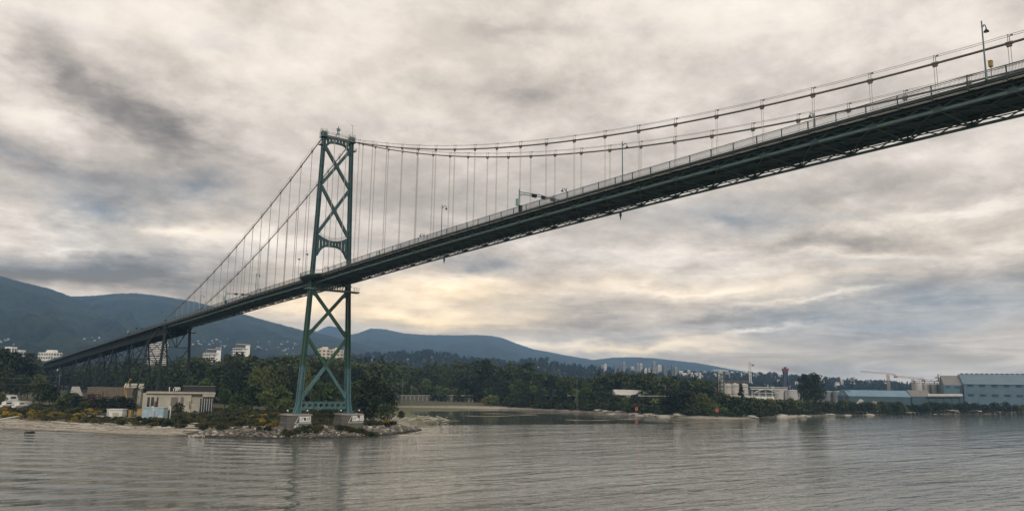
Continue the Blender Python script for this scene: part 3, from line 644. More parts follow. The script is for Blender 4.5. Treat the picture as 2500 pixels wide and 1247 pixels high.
# main cables with hand ropes
for sv in (1, -1):
    mb = MB(); pts = [B(u, sv*HB, CZ(u)) for u in us_range(USIDE-2, -1, 5)]+[B(0, sv*HB, 110.2)]+[B(u, sv*HB, CZ(u)) for u in us_range(1, UEND, 4.85)]
    pts = [B(-315.7, sv*HB, 12.5), B(-211.6, sv*HB, 49.2)]+pts
    mb.tube(pts, .18, 8); cab = part(mb, 'main_cable', M['cable_wrap'], smooth=True)
    for dv in (-.32, .32):
        mb = MB(); hp = [B(u, sv*HB+dv, CZ(u)+1.12-.05*math.sin(math.pi*((u-U0)/PITCHU % 1))) for u in us_range(-170, -2.5, 3)]+[B(u, sv*HB+dv, CZ(u)+1.12-.07*math.sin(math.pi*((u-U0)/PITCHU % 1))) for u in us_range(2.5, UEND, 3)]
        mb.tube(hp, .035, 4); part(mb, 'hand_rope', M['wire_rope'], cab)
    ks = [k for k in range(-18, 33) if k not in (0,)]
    for k in ks:
        u = U0+PITCHU*k; zc, zb = CZ(u), RZ(u)-1.75
        if zc-zb < 2.3: zb = zc-2.3
        mb = MB(); rr = .042 if k > 14 else .052 + .0009*max(0, -k+4)
        for du in (-.17, .17): mb.tube([B(u+du, sv*HB, zc), B(u+du, sv*HB, zb)], rr, 4, False)
        h = part(mb, 'hanger', M['wire_rope'])
        mb = MB(); d = (B(u+.3, sv*HB, CZ(u+.3))-B(u-.3, sv*HB, CZ(u-.3))).normalized(); c = B(u, sv*HB, zc)
        mb.tube([c-d*.42, c+d*.42], .27, 8); mb.box(c-Vector((0, 0, .33)), (.34, .62, .3))
        for dv in (-.32, .32):
            mb.tube([c+Vector((dv, 0, 0)), c+Vector((dv, 0, 1.2))], .045, 4)
        mb.tube([c+Vector((-.34, 0, 1.15)), c+Vector((.34, 0, 1.15))], .04, 4); mb.box(c+Vector((.1, -.35, 1.1)), (.16, .3, .16))
        part(mb, 'cable_clamp', M['cable_wrap'], h)

# deck: slab, sidewalks, trusses, bracing
mb = MB(); sweep(mb, USIDE, UEND, rect(-5.45, 5.45, -1.92, -1.48)); part(mb, 'road_deck', [M['deck_steel']])
mb = MB()
for s_ in (-4, 4): sweep(mb, USIDE, UEND, rect(s_-.22, s_+.22, -2.25, -1.93))
sweep(mb, USIDE, UEND, rect(-.25, .25, -2.25, -1.93))
part(mb, 'stringer', M['deck_steel'])
for sv in (1, -1):
    mb = MB(); o = sorted((sv*5.46, sv*7.5)); sweep(mb, USIDE, UEND, rect(o[0], o[1], -1.47, -1.31))
    sw = part(mb, 'sidewalk', M['picket_paint'])
    mb = MB(); o = sorted((sv*7.12, sv*7.36)); sweep(mb, USIDE, UEND, rect(o[0], o[1], -1.72, -1.475))
    k0, k1 = int(USIDE/PITCHU*2), int(UEND/PITCHU*2)
    for k in range(k0, k1+1):
        u = U0+PITCHU*k/2; z = RZ(u); mb.loft([[B(u+e, sv*v, z+d) for v, d in ((5.6, -1.48), (7.1, -1.48), (7.1, -1.7), (5.6, -2.05))] for e in (-.06, .06)])
    part(mb, 'sidewalk_bracket', M['deck_steel'], sw)
    mb = MB(); mb.tube([B(u, sv*7.2, RZ(u)-1.98) for u in us_range(USIDE, UEND, PITCHU/2)], .10, 6); part(mb, 'conduit_pipe', M['pipe_paint'], sw, True)
    # stiffening truss
    mb = MB(); sweep(mb, USIDE, UEND, rect(sv*HB-.21, sv*HB+.21, -3.36, -2.99)); tr = part(mb, 'stiffening_truss', M['chord_paint'])
    mb = MB(); sweep(mb, USIDE, UEND, rect(sv*HB-.15, sv*HB+.15, -2.10, -1.94))
    for k in range(int(USIDE/PITCHU), int(UEND/PITCHU)+1):
        u = U0+PITCHU*k; zb, zt = RZ(u)-3.1, RZ(u)-2.1
        mb.bar(B(u, sv*HB, zb), B(u, sv*HB, zt), .24, .2)
        mb.loft([[B(u+a, sv*HB+sv*e, zb+b) for a, b in ((-.75, -.2), (.75, -.2), (.45, .5), (-.45, .5))] for e in (-.24, .24)])
        for s_ in (-1, 1):
            e = u+s_*PITCHU/4; mb.bar(B(u, sv*HB, zb), B(e, sv*HB, RZ(e)-2.1), .2, .2)
            h = u+s_*PITCHU/2; mb.bar(B(h, sv*HB, RZ(h)-3.1), B(e, sv*HB, RZ(e)-2.1), .16, .16) if s_ > 0 else mb.bar(B(h, sv*HB, RZ(h)-3.1), B(e, sv*HB, RZ(e)-2.1), .16, .16)
    part(mb, 'truss_web', M['truss_steel'], tr)
mb = MB()
for k in range(int(USIDE/PITCHU*2), int(UEND/PITCHU*2)+1):
    u = U0+PITCHU*k/2; z = RZ(u); mb.bar(B(u, -5.5, z-2.06), B(u, 5.5, z-2.06), .28, .26)
part(mb, 'floor_beam', M['deck_steel'])
mb = MB()
for k in range(int(USIDE/PITCHU), int(UEND/PITCHU)):
    u, h = U0+PITCHU*k, U0+PITCHU*(k+.5); e = U0+PITCHU*(k+1); z = -3.12
    mb.bar(B(u, -HB, RZ(u)+z), B(u, HB, RZ(u)+z), .20, .18)
    mb.bar(B(u, HB, RZ(u)+z), B(h, 0, RZ(h)-2.3), .14, .14); mb.bar(B(u, -HB, RZ(u)+z), B(h, 0, RZ(h)-2.3), .14, .14)
    mb.bar(B(h, 0, RZ(h)-2.3), B(e, HB, RZ(e)+z), .14, .14); mb.bar(B(h, 0, RZ(h)-2.3), B(e, -HB, RZ(e)+z), .14, .14)
    mb.tube([B(u, HB, RZ(u)+z-.1), B(e, -HB, RZ(e)+z-.1)], .045, 4)
part(mb, 'lateral_bracing', M['truss_steel'])
mb = MB()                                                # small hanging fittings under the lower chord
for u in (139, 66): mb.box(B(u, -HB-.2, RZ(u)-3.8), (.35, .4, .9)); mb.tube([B(u, -HB-.2, RZ(u)-4.2), B(u, -HB-.2, RZ(u)-4.9)], .12, 5)
part(mb, 'hanging_fitting', M['truss_steel'])
# hand rails; the outer walk swells into a rounded balcony round the tower leg
def rail_v(u): return 7.45+2.95*float(np.interp(abs(u-.8), [0, 3.2, 5.5, 7.4, 8.2], [1, .97, .74, .22, 0])) if -8 < u < 9.2 else 7.45
RU = us_range(USIDE, -8, 4.856)+list(np.arange(-7.4, 9.3, .7))+us_range(PITCHU, UEND, PITCHU/2)
for sv in (1, -1):
    mb = MB()
    for dz, hgt, wd in ((-.04, .09, .12), (-.22, .05, .06), (-1.18, .06, .08)):
        mb.loft([[B(u, sv*(rail_v(u)-wd/2), RZ(u)+dz), B(u, sv*(rail_v(u)+wd/2), RZ(u)+dz), B(u, sv*(rail_v(u)+wd/2), RZ(u)+dz+hgt), B(u, sv*(rail_v(u)-wd/2), RZ(u)+dz+hgt)] for u in RU])
    rl = part(mb, 'railing', M['rail_paint'])
    mb = MB(); u = USIDE
    while u < UEND:
        st = .17 if u > 60 else .26
        v = sv*rail_v(u); mb.bar(B(u, v, RZ(u)-1.16), B(u, v, RZ(u)-.2), .036, .036, (0, 1, 0)); u += st
    part(mb, 'baluster_row', M['picket_paint'], rl)
    if sv > 0:
        ks = [k for k in range(int(USIDE/PITCHU*2), 53) if not -2 < k < 2]+[-1.3, -.5, .5, 1.3]
    else: ks = [k*2 for k in range(-19, 33)]
    for k in ks:
        u = U0+PITCHU*k/2; v = rail_v(u); z = RZ(u); mb = MB()
        mb.bar(B(u, sv*v, z-1.4), B(u, sv*v, z+.06), .15, .13, (0, 1, 0))
        if v < 7.5: mb.bar(B(u, sv*(v+.04), z-1.4), B(u, sv*(v-.05), z-1.95), .15, .22, (0, 1, 0)); mb.bar(B(u, sv*(v-.02), z-1.9), B(u, sv*(v-.7), z-2.12), .14, .18)
        part(mb, 'railing_post', M['rail_paint'], rl)
    mb = MB(); uu = [u for u in np.arange(-8, 9.3, .5)]
    mb.loft([[B(u, sv*7.3, RZ(u)-1.46), B(u, sv*(rail_v(u)+.12), RZ(u)-1.46), B(u, sv*(rail_v(u)+.12), RZ(u)-1.22), B(u, sv*7.3, RZ(u)-1.22)] for u in uu])
    mb.loft([[B(u, sv*7.2, RZ(u)-2.3), B(u, sv*(rail_v(u)*.9+.4), RZ(u)-1.95), B(u, sv*(rail_v(u)+.05), RZ(u)-1.47), B(u, sv*7.2, RZ(u)-1.47)] for u in uu if abs(u) < 7])
    part(mb, 'tower_balcony', M['deck_steel'])

# steel bent that carries the end of the side span and turns the cables down
def bent(parent, u, zt, zb, vt, vb, name='steel_bent', matn='bent_steel', w_=1.0, kframe=False, lean=0.0):
    mb = MB()
    for s_ in (1, -1):
        p, q = B(u, s_*vt, zt), B(u+lean, s_*vb, zb); mb.bar(p, q, w_, w_*.8)
    root = mb.build(name, M[matn], parent)
    mb = MB(); n = max(1, round((zt-zb)/11)); L_ = lambda t, s_: B(u+lean*t, s_*(vt+(vb-vt)*t), zt+(zb-zt)*t)
    for i in range(n):
        t0, t1 = i/n, (i+1)/n
        if i == 0 and kframe:
            mid = (L_(t1, 1)+L_(t1, -1))/2; mb.bar(L_(0, 1), mid, .42); mb.bar(L_(0, -1), mid, .42); mb.bar((L_(0, 1)+L_(0, -1))/2, mid, .34)
            mb.bar(L_(t0, 1)*.5+mid*.5, (L_(0, 1)*.75+L_(0, -1)*.25), .3); mb.bar(L_(t0, -1)*.5+mid*.5, (L_(0, -1)*.75+L_(0, 1)*.25), .3)
        elif kframe:
            mid = (L_(t1, 1)+L_(t1, -1))/2; mb.bar(L_(t0, 1), mid, .4); mb.bar(L_(t0, -1), mid, .4)
        else:
            mb.bar(L_(t0, 1), L_(t1, -1), .34); mb.bar(L_(t0, -1)+Vector((0, .05, 0)), L_(t1, 1)+Vector((0, .05, 0)), .34)
        mb.bar(L_(t1, 1), L_(t1, -1), .4)
    mb.bar(L_(0, 1), L_(0, -1), .8)
    mb.build('bent_brace', M[matn], root); return root
bent(bridge, USIDE, RZ(USIDE)-3.4, 7, 6.3, 8.6, kframe=True, w_=1.25)
mb = MB(); mb.bar(B(USIDE, -9.6, RZ(USIDE)-5.6), B(USIDE, 9.6, RZ(USIDE)-5.6), 1.0, .5)
for s_ in (1, -1): mb.tube([B(USIDE+.4, s_*9.5, RZ(USIDE)-5.6), B(USIDE+.4, s_*9.5, RZ(USIDE)-4.0)], .08, 5); mb.box(B(USIDE, s_*6.3, RZ(USIDE)-2.9), (1.8, 2.4, 2.0)); mb.box(B(USIDE-4, s_*HB, RZ(USIDE)+.2), (.9, 1.8, 1.6))
part(mb, 'bent_cap', M['bent_steel'])

# ------------------------------------------------------------------ the approach viaduct on steel trestles
via = empty('approach_viaduct', B(-200, 0, 6)); inv = Vector(via.location)
tag(via, 'dark green girder viaduct on lattice trestles running down to the left from the bridge', 'viaduct')
VU0, VU1 = -760.0, USIDE-.3
def vpart(mb, name, mt, parent=None):
    mb.v = [tuple(Vector(q)-(inv if parent is None else Vector((0, 0, 0)))) for q in mb.v] if parent is None else [tuple(Vector(q)-inv) for q in mb.v]
    return mb.build(name, mt, parent or via)
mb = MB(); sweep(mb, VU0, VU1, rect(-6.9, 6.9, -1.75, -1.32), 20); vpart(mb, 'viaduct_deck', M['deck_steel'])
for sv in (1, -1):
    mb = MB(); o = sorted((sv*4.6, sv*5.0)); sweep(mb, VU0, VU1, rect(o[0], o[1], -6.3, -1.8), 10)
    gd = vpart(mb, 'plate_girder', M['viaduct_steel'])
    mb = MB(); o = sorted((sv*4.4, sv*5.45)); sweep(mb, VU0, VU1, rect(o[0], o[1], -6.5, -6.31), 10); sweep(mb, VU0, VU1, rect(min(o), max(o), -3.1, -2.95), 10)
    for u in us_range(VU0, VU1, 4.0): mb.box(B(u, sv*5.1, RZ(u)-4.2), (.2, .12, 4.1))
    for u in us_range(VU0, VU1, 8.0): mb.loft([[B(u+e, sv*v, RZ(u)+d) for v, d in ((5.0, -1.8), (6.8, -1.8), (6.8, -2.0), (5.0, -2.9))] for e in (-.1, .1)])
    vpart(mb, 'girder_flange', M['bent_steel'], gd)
    mb = MB()
    for dz, hgt in ((-.05, .1), (-.5, .05), (-1.15, .07)): sweep(mb, VU0, VU1, rect(sv*6.75-.05, sv*6.75+.05, dz, dz+hgt), 10)
    u = VU0
    while u < VU1:
        big = (round((u-VU0)/.5) % 8 == 0); mb.bar(B(u, sv*6.75, RZ(u)-1.4), B(u, sv*6.75, RZ(u)), .14 if big else .05, .12 if big else .05, (0, 1, 0)); u += .5
    vpart(mb, 'viaduct_railing', M['rail_paint'])
TRESTLE = [-233, -274, -326, -366, -406, -462, -540, -589, -650, -700]
for i, u in enumerate(TRESTLE):
    zb = 6+max(0, -u-400)*.012; rt = bent(via, 0, 0, 0, 1, 1) if False else None
    zt = RZ(u)-6.5
    mb = MB()
    for s_ in (1, -1): mb.bar(B(u, s_*4.8, zt), B(u, s_*(4.8+(zt-zb)*.13), zb), .78, .62)
    rt = vpart(mb, 'trestle_bent', M['viaduct_steel' if i % 3 else 'bent_steel'])
    mb = MB(); n = max(1, round((zt-zb)/10)); Lp = lambda t, s_: B(u, s_*(4.8+(zt-zb)*.13*t), zt+(zb-zt)*t)
    for k in range(n):
        t0, t1 = k/n, (k+1)/n; mb.bar(Lp(t0, 1), Lp(t1, -1), .3); mb.bar(Lp(t0, -1)+Vector((0, .06, 0)), Lp(t1, 1)+Vector((0, .06, 0)), .3); mb.bar(Lp(t0, 1), Lp(t0, -1), .4)
    vpart(mb, 'trestle_brace', M['viaduct_steel'], rt)
for i in range(len(TRESTLE)-1):                          # bracing along the viaduct: full panels inside each trestle, short V struts between
    ua, ub = TRESTLE[i], TRESTLE[i+1]
    for s_ in (1, -1):
        mb = MB()
        def low(u, t):
            zt, zb = RZ(u)-6.5, 6+max(0, -u-400)*.012; return B(u, s_*(4.8+(zt-zb)*.13*t), zt+(zb-zt)*t)
        if i % 2 == 0:
            for t0, t1 in ((0, .36), (.36, .70), (.70, 1)):
                mid = (low(ua, t1)+low(ub, t1))/2; mb.bar(low(ua, t0), mid, .34); mb.bar(low(ub, t0), mid, .34)
                if t1 < 1: mb.bar(low(ua, t1), low(ub, t1), .32)
                mb.bar(mid, low(ua, min(1, t1+.16)), .2)
        else:
            for f in (.25, .75):
                uv = ua+(ub-ua)*f; mb.bar(low(ua if f < .5 else ub, .30), B(uv, s_*4.8, RZ(uv)-6.5), .34)
            mb.bar(low(ua, .30), low(ub, .30), .26)
        vpart(mb, 'trestle_bracing', M['viaduct_steel'])

# piers under the tower legs
def pier(u, v, a, zt, zb, label):
    root = empty('bridge_pier', B(u, v, zb-1.5)); tag(root, label, 'pier', 'concrete piers of the bridge tower'); o = root.location
    mb = MB(); c = a*.16; h = zt-zb+1.5
    oct_ = lambda k: [(-k+c, -k), (k-c, -k), (k, -k+c), (k, k-c), (k-c, k), (-k+c, k), (-k, k-c), (-k, -k+c)]
    mb.loft([[(x, y, z) for x, y in oct_(k)] for z, k in ((0, a/2+.35), (h-2.9, a/2+.35), (h-2.7, a/2), (h-.45, a/2))]); mb.build('pier_shaft', M['dark_concrete'], root)
    mb = MB(); mb.loft([[(x, y, z) for x, y in oct_(a/2+.28)] for z in (h-.45, h)]); mb.build('pier_cap', M['concrete'], root)
    mb = MB(); hh = a/2+.02                                 # boxed conduit frame on the face towards the water
    y0 = -hh-.02
    for p, q in (((-.9, h-.5), (-2.2, h-3.0)), ((-2.2, h-3.0), (3.2, h-3.0)), ((3.2, h-3.0), (3.2, h-.5))): mb.bar((p[0], y0-.38, p[1]), (q[0], y0-.38, q[1]), .14, .14)
    mb.build('face_pipe', M['white_paint'], root)
    return root, h, a
for u, v, a, zt, zb, lb in ((0, 9.8, 8.6, 10.1, 4.6, 'near concrete pier with white and green graffiti under the left tower leg'), (0, -9.8, 8.2, 10.1, 4.8, 'far concrete pier with two white panels under the right tower leg')):
    root, h, a = pier(u, v, a, zt, zb, lb); far = v < 0
    mb = MB()
    if far:
        mb.box((.4, -a/2-.06, h-1.55), (1.9, .08, 1.9)); mb.box((3.1, -a/2-.06, h-1.45), (1.5, .08, 2.0)); mb.box((1.75, -a/2-.06, h-1.9), (.8, .08, 1.0))
    else: mb.box((1.35, -a/2-.06, h-1.65), (3.9, .08, 2.0))
    pn = mb.build('painted_panel', M['white_paint'], root)
    mb = MB(); y = -a/2-.12; r2 = random.Random(5 if far else 3)
    def stroke(pts, wd):
        for p, q in zip(pts, pts[1:]): mb.bar((p[0], y, p[1]), (q[0], y, q[1]), wd, .03, None if abs(q[0]-p[0]) > .05 else (1, 0, 0))
    if far:
        for cx in (.1, .7): stroke([(cx-.15, h-1.0), (cx+.15, h-1.0), (cx+.15, h-1.4), (cx-.15, h-1.4), (cx-.15, h-1.9), (cx+.2, h-1.9)], .12)
        mb.box((2.0, y, h-1.0), (.6, .03, .5)); stroke([(2.9, h-1.0), (3.3, h-1.5), (2.9, h-2.0)], .12)
    else:
        stroke([(.0, h-1.0), (.5, h-1.0), (.5, h-1.5), (.0, h-1.5), (.0, h-2.0)], .13); mb.box((1.35, y, h-1.6), (.7, .03, .9)); mb.box((1.0, y, h-1.3), (.4, .03, .3))
        stroke([(2.1, h-2.0), (2.3, h-1.1), (2.6, h-1.9), (2.9, h-1.0), (3.0, h-1.9)], .13); stroke([(-.4, h-2.45), (3.2, h-2.45)], .08)
    mb.build('dark_lettering', M['black_rubber'], root)
    if not far:
        for nm, mt, sd, x0 in (('graffiti', 'graffiti_white', 1, 0), ('graffiti', 'graffiti_green', 2, 1.2)):
            r3 = random.Random(sd); mb = MB(); y = -a/2-.36-.05-.02*sd
            for k in range(26 if sd == 1 else 22):
                cx = -2.4+x0+r3.random()*(4.3-x0*.6); cz = h-3.5-r3.random()*1.7; n = r3.randint(5, 7); rr = .12+.22*r3.random()
                ring = [(cx+rr*math.cos(6.283*j/n)*(.5+r3.random()), cz+rr*1.5*math.sin(6.283*j/n)*(.5+r3.random())) for j in range(n)]
                yk = y-.006*k; mb.loft([[(px, yk, pz_) for px, pz_ in ring], [(px, yk-.003, pz_) for px, pz_ in ring]])
            if mt not in M: mat(mt, (.55, .56, .50, 1) if sd == 1 else (.10, .30, .17, 1), .7, .3, 2)
            mb.build(nm, M[mt], root)
    for sx in (1, -1):                                       # round floodlights on short brackets beside the leg foot
        mb = MB(); mb.tube([(sx*3.0, -.5, h), (sx*3.0, -.5, h+1.1), (sx*3.4, -.9, h+1.2)], .06, 5); fl = mb.build('floodlight', M['truss_steel'], root)
        mb = MB(); mb.lathe((sx*3.55, -1.0, h+1.1), [(.05, -.28), (.26, -.12), (.3, .05), (.2, .22), (.03, .3)], 10); mb.build('lamp_globe', M['lens_white'], fl, True)
    mb = MB(); sg = -1 if not far else 1                     # raking tie from the strut end to the pier
    mb.bar((-sg*2.2+0, .9, h+2.6+0), (-sg*4.6, -.5, h-.2), .16); mb.build('raking_tie', M['pale_steel'], root)

# ------------------------------------------------------------------ lamps, gantries and signs on the bridge
def make_lamp():
    r = empty('street_lamp')
    mb = MB(); mb.lathe((0, 0, 0), [(.2, 0), (.2, .5), (.14, .6), (.125, 1.2), (.11, 4), (.085, 8.35), (.11, 8.4), (.11, 8.5), (.03, 8.75)], 8); mb.build('lamp_post', M['truss_steel'], r, True)
    mb = MB(); mb.tube([(0, 0, 7.75), (.35, 0, 8.1), (.75, 0, 8.38), (1.15, 0, 8.36), (1.35, 0, 8.15)], .07, 6); mb.tube([(0, 0, 7.35), (.15, 0, 7.75), (.5, 0, 8.0), (.75, 0, 8.38)], .045, 5); mb.build('lamp_arm', M['truss_steel'], r)
    mb = MB(); mb.lathe((1.37, 0, 7.5), [(.02, .72), (.07, .62), (.09, .42), (.2, .3), (.34, .08), (.36, 0), (.30, .02), (.1, .25)], 12); sh = mb.build('lamp_shade', M['cloth_dark'], r, True)
    mb = MB(); mb.lathe((1.37, 0, 7.42), [(.02, 0), (.12, .05), (.14, .14), (.05, .2)], 8); mb.build('lamp_bulb', M['lens_white'], sh, True)
    return r
LAMPS = [(220.9, 1, 'tall street lamp on the near sidewalk closest to the right edge'), (152.7, 1, 'street lamp on the near sidewalk above the middle of the visible span'), (85, 1, 'street lamp on the near sidewalk just left of the signal gantry over the water'),
         (-54.2, 1, 'street lamp on the near sidewalk just left of the tower, beside the far cable'), (-127.7, 1, 'street lamp on the near sidewalk where the far cable meets the side span deck'), (-205.4, 1, 'street lamp where the near cable comes down to the deck'), (-277.6, 1, 'street lamp on the viaduct beside the signal gantry against the mountain'), (-351.3, 1, 'street lamp on the viaduct nearest its lower left end'),
         (186.4, -1, 'street lamp on the far sidewalk between the two cables at right'), (118.5, -1, 'street lamp on the far sidewalk behind the end of the signal gantry over the water'), (51, -1, 'street lamp on the far sidewalk behind the railing nearest right of the tower'), (-19.3, -1, 'street lamp on the far sidewalk seen through the tower portal'), (-91, -1, 'street lamp on the far sidewalk seen behind the end of the side span gantry')]
LP = make_lamp(); first = True
for u, sv, lb in LAMPS:
    o = LP if first else copy_tree(LP); first = False
    vv = 7.62 if u > -200 else 6.95
    o.location = B(u, sv*vv, RZ(u)-1.55); o.rotation_euler = (0, 0, 0 if sv > 0 else math.pi); tag(o, lb, 'street lamp', 'street lamps along the bridge')
def make_post_light():
    r = empty('post_light'); mb = MB(); mb.lathe((0, 0, 0), [(.14, 0), (.12, .4), (.07, .5), (.06, 7.4)], 8); mb.bar((-.5, 0, 7.4), (.5, 0, 7.4), .09); mb.build('lamp_post', M['truss_steel'], r)
    mb = MB(); mb.lathe((0, 0, 7.3), [(.3, -.12), (.36, .05), (.25, .25), (.05, .4)], 10); mb.build('lamp_head', M['cloth_dark'], r); return r
PL = make_post_light(); PL.location = B(-7.6, 9.0, RZ(-7.6)-1.4); tag(PL, 'upright post light at the left end of the tower balcony', 'post light', 'post lights on the tower balcony')
o = copy_tree(PL); o.location = B(-1.5, 8.6, RZ(0)-1.4); o.scale = (1, 1, 1.12); tag(o, 'taller post light close against the left tower leg', 'post light', 'post lights on the tower balcony')
def make_gantry():
    r = empty('signal_gantry')
    mb = MB(); mb.lathe((0, 0, 0), [(.22, 0), (.22, .3), (.14, .4), (.13, 5.6), (.05, 5.8)], 8); mb.build('gantry_post', M['truss_steel'], r)
    mb = MB()
    for z in (4.55, 5.05): mb.tube([(0, 0, z), (6, 0, z+.28), (13.4, 0, z+.25*(z < 5))], .10, 6)
    for k in range(1, 8): mb.tube([(k*1.7, 0, 4.6), (k*1.7, 0, 5.3)], .05, 4)
    mb.tube([(0, 0, 3.9), (1.2, 0, 4.62)], .06, 5); mb.build('gantry_arm', M['truss_steel'], r)
    for x in (4.55, 7.55, 10.45):
        mb = MB(); mb.box((x, 0, 4.85), (1.35, .35, .8)); sg = mb.build('signal_head', M['cloth_dark'], r)
        for s_ in (-1, 1):
            mb = MB(); mb.lathe((0, 0, 0), [(.30, 0), (.30, .22), (.24, .22), (.24, .05)], 12); ob = mb.build('signal_visor', M['black_rubber'], sg); ob.location = (x+s_*.36, -.17, 4.85); ob.rotation_euler = (rad(90), 0, 0)
    mb = MB(); mb.box((-.42, 0, 2.4), (.7, .7, 1.5)); mb.box((-.42, 0, 3.2), (.78, .78, .1)); mb.build('control_cabinet', M['chord_paint'], r)
    mb = MB(); mb.box((.2, -.35, 1.0), (.75, .5, 1.4)); mb.build('control_box', M['viaduct_steel'], r)
    return r
GN = make_gantry()
for i, (u, vv, lb) in enumerate([(118.6, 7.45, 'lane signal gantry with green cabinet over the deck above the open water'), (-91.6, 7.45, 'lane signal gantry over the side span left of the tower'), (-277.0, 6.8, 'lane signal gantry on the viaduct against the dark mountain')]):
    o = GN if i == 0 else copy_tree(GN); o.location = B(u, vv, RZ(u)-1.5); tag(o, lb, 'signal gantry', 'lane signal gantries over the bridge deck')
r = empty('yellow_sign', B(219.2, 1.0, RZ(219)-1.45)); tag(r, 'small yellow box sign on a post above the railing at far right', 'sign')
yz = 67.0-(RZ(219)-1.45)
mb = MB(); mb.tube([(0, 0, 0), (0, 0, yz-.4)], .06, 6); mb.box((0, 0, .1), (.6, .6, .2)); mb.build('sign_post', M['pale_steel'], r); mb = MB(); mb.box((0, 0, yz), (.62, .45, .8)); mb.box((0, 0, yz+.44), (.7, .52, .08)); mb.build('sign_box', M['yellow_paint'], r)

# vehicles on the deck
def make_car(paint):
    r = empty('car'); mb = MB()
    prof = [(-2.2, .35), (-2.2, .85), (-1.55, .95), (-.75, 1.42), (.9, 1.45), (1.7, .98), (2.2, .85), (2.25, .35)]
    mb.loft([[(x*(1 if abs(y) < .8 else .97), y, z) for x, z in prof] for y in (-.86, -.7, .7, .86)]); mb.build('car_body', M[paint], r, False)
    for y in (-.81, .81):
        mb = MB(); mb.loft([[(x, y+e, z) for x, z in ((-1.3, .98), (-.72, 1.36), (.85, 1.38), (1.4, 1.0))] for e in (-.09, .09)]); mb.build('side_window', M['dark_glass'], r)
    mb = MB(); mb.loft([[(-1.6, y, .93), (-.8, y, 1.40), (-.72, y, 1.43), (-1.5, y, .98)] for y in (-.68, .68)]); mb.build('windscreen', M['dark_glass'], r)
    for x in (-1.35, 1.35):
        for y in (-.78, .78):
            ob = MB().lathe((0, 0, 0), [(.05, -.12), (.31, -.12), (.33, 0), (.31, .12), (.05, .12)], 14).build('wheel', M['black_rubber'], r); ob.location = (x, y, .33); ob.rotation_euler = (rad(90), 0, 0)
    for y in (-.6, .6): MB().box((-2.2, y, .72), (.08, .35, .16)).build('headlight', M['lens_white'], r)
    return r
for u, v, pt, lb in [(242.0, 4.2, 'car_dark', 'dark car on the bridge deck at the right edge of the view'), (-26, 3.0, 'car_silver', 'silver car on the deck just left of the tower balcony'), (-118, 3.0, 'car_dark', 'dark car on the side span deck below the far cable'), (-560, 3.5, 'car_silver', 'silver car low on the viaduct near its left end'), (-150, 2.6, 'car_red', 'red car on the side span deck near the viaduct')]:
    c = make_car(pt); c.location = B(u, v, RZ(u)-1.47); c.rotation_euler = (0, 0, rad(90)); tag(c, lb, 'car', 'cars driving over the bridge')

# a rider on the near sidewalk
def skin_body(name, chains, mt, parent, loc=(0, 0, 0)):
    verts, edges, radii = [], [], []; idx = {}
    for ch in chains:
        prev = None
        for (key, co, r_) in ch:
            if key not in idx: idx[key] = len(verts); verts.append(co); radii.append(r_)
            if prev is not None: edges.append((prev, idx[key]))
            prev = idx[key]
    me = bpy.data.meshes.new(name); me.from_pydata(verts, edges, []); me.materials.append(mt); o = link(name, me, parent, loc)
    o.modifiers.new('skin', 'SKIN'); sv_ = me.skin_vertices[0].data
    for i, r_ in enumerate(radii): sv_[i].radius = (r_, r_)
    sv_[0].use_root = True; o.modifiers.new('sub', 'SUBSURF').levels = 1; o.modifiers['sub'].render_levels = 1; return o
cu = 48.2; cl = B(cu, 6.5, RZ(cu)-1.30)
bk = empty('bicycle', cl); tag(bk, 'dark bicycle ridden along the near sidewalk right of the tower', 'bicycle')
for y in (-.52, .52):
    MB().tube([(0, y+.33*math.cos(t*math.pi/10), .34+.33*math.sin(t*math.pi/10)) for t in range(21)], .022, 5, False).build('bicycle_wheel', M['black_rubber'], bk)
MB().tube([(0, .52, .34), (0, .1, .3), (0, -.35, .85), (0, .2, .85), (0, .1, .3)], .02, 5).tube([(0, .2, .85), (0, .52, .34)], .015, 5).tube([(0, -.52, .34), (0, -.38, .98), (0, -.28, 1.02)], .02, 5).tube([(-.26, -.3, 1.02), (.26, -.3, 1.02)], .016, 5).build('bicycle_frame', M['cloth_dark'], bk)
MB().box((0, .2, .93), (.14, .26, .06)).build('saddle', M['black_rubber'], bk)
ch = [[('p', (0, .18, 1.0), .15), ('s', (0, 0, 1.28), .15), ('n', (0, -.12, 1.5), .07), ('h', (0, -.18, 1.62), .10), ('t', (0, -.19, 1.74), .085)]]
for s_ in (1, -1):
    ch.append([('s', (0, 0, 1.28), .15), ('a%d' % s_, (s_*.19, -.08, 1.40), .07), ('e%d' % s_, (s_*.27, -.2, 1.2), .05), ('w%d' % s_, (s_*.24, -.33, 1.05), .035)])
    ch.append([('p', (0, .18, 1.0), .15), ('k%d' % s_, (s_*.11, -.16, .72 if s_ > 0 else .82), .075), ('f%d' % s_, (s_*.11, .06, .3 if s_ > 0 else .45), .05), ('o%d' % s_, (s_*.11, -.1, .24 if s_ > 0 else .38), .04)])
pr = skin_body('person', ch, M['cloth_dark'], None, cl); tag(pr, 'person in dark clothes leaning forward on a bicycle on the bridge', 'person')

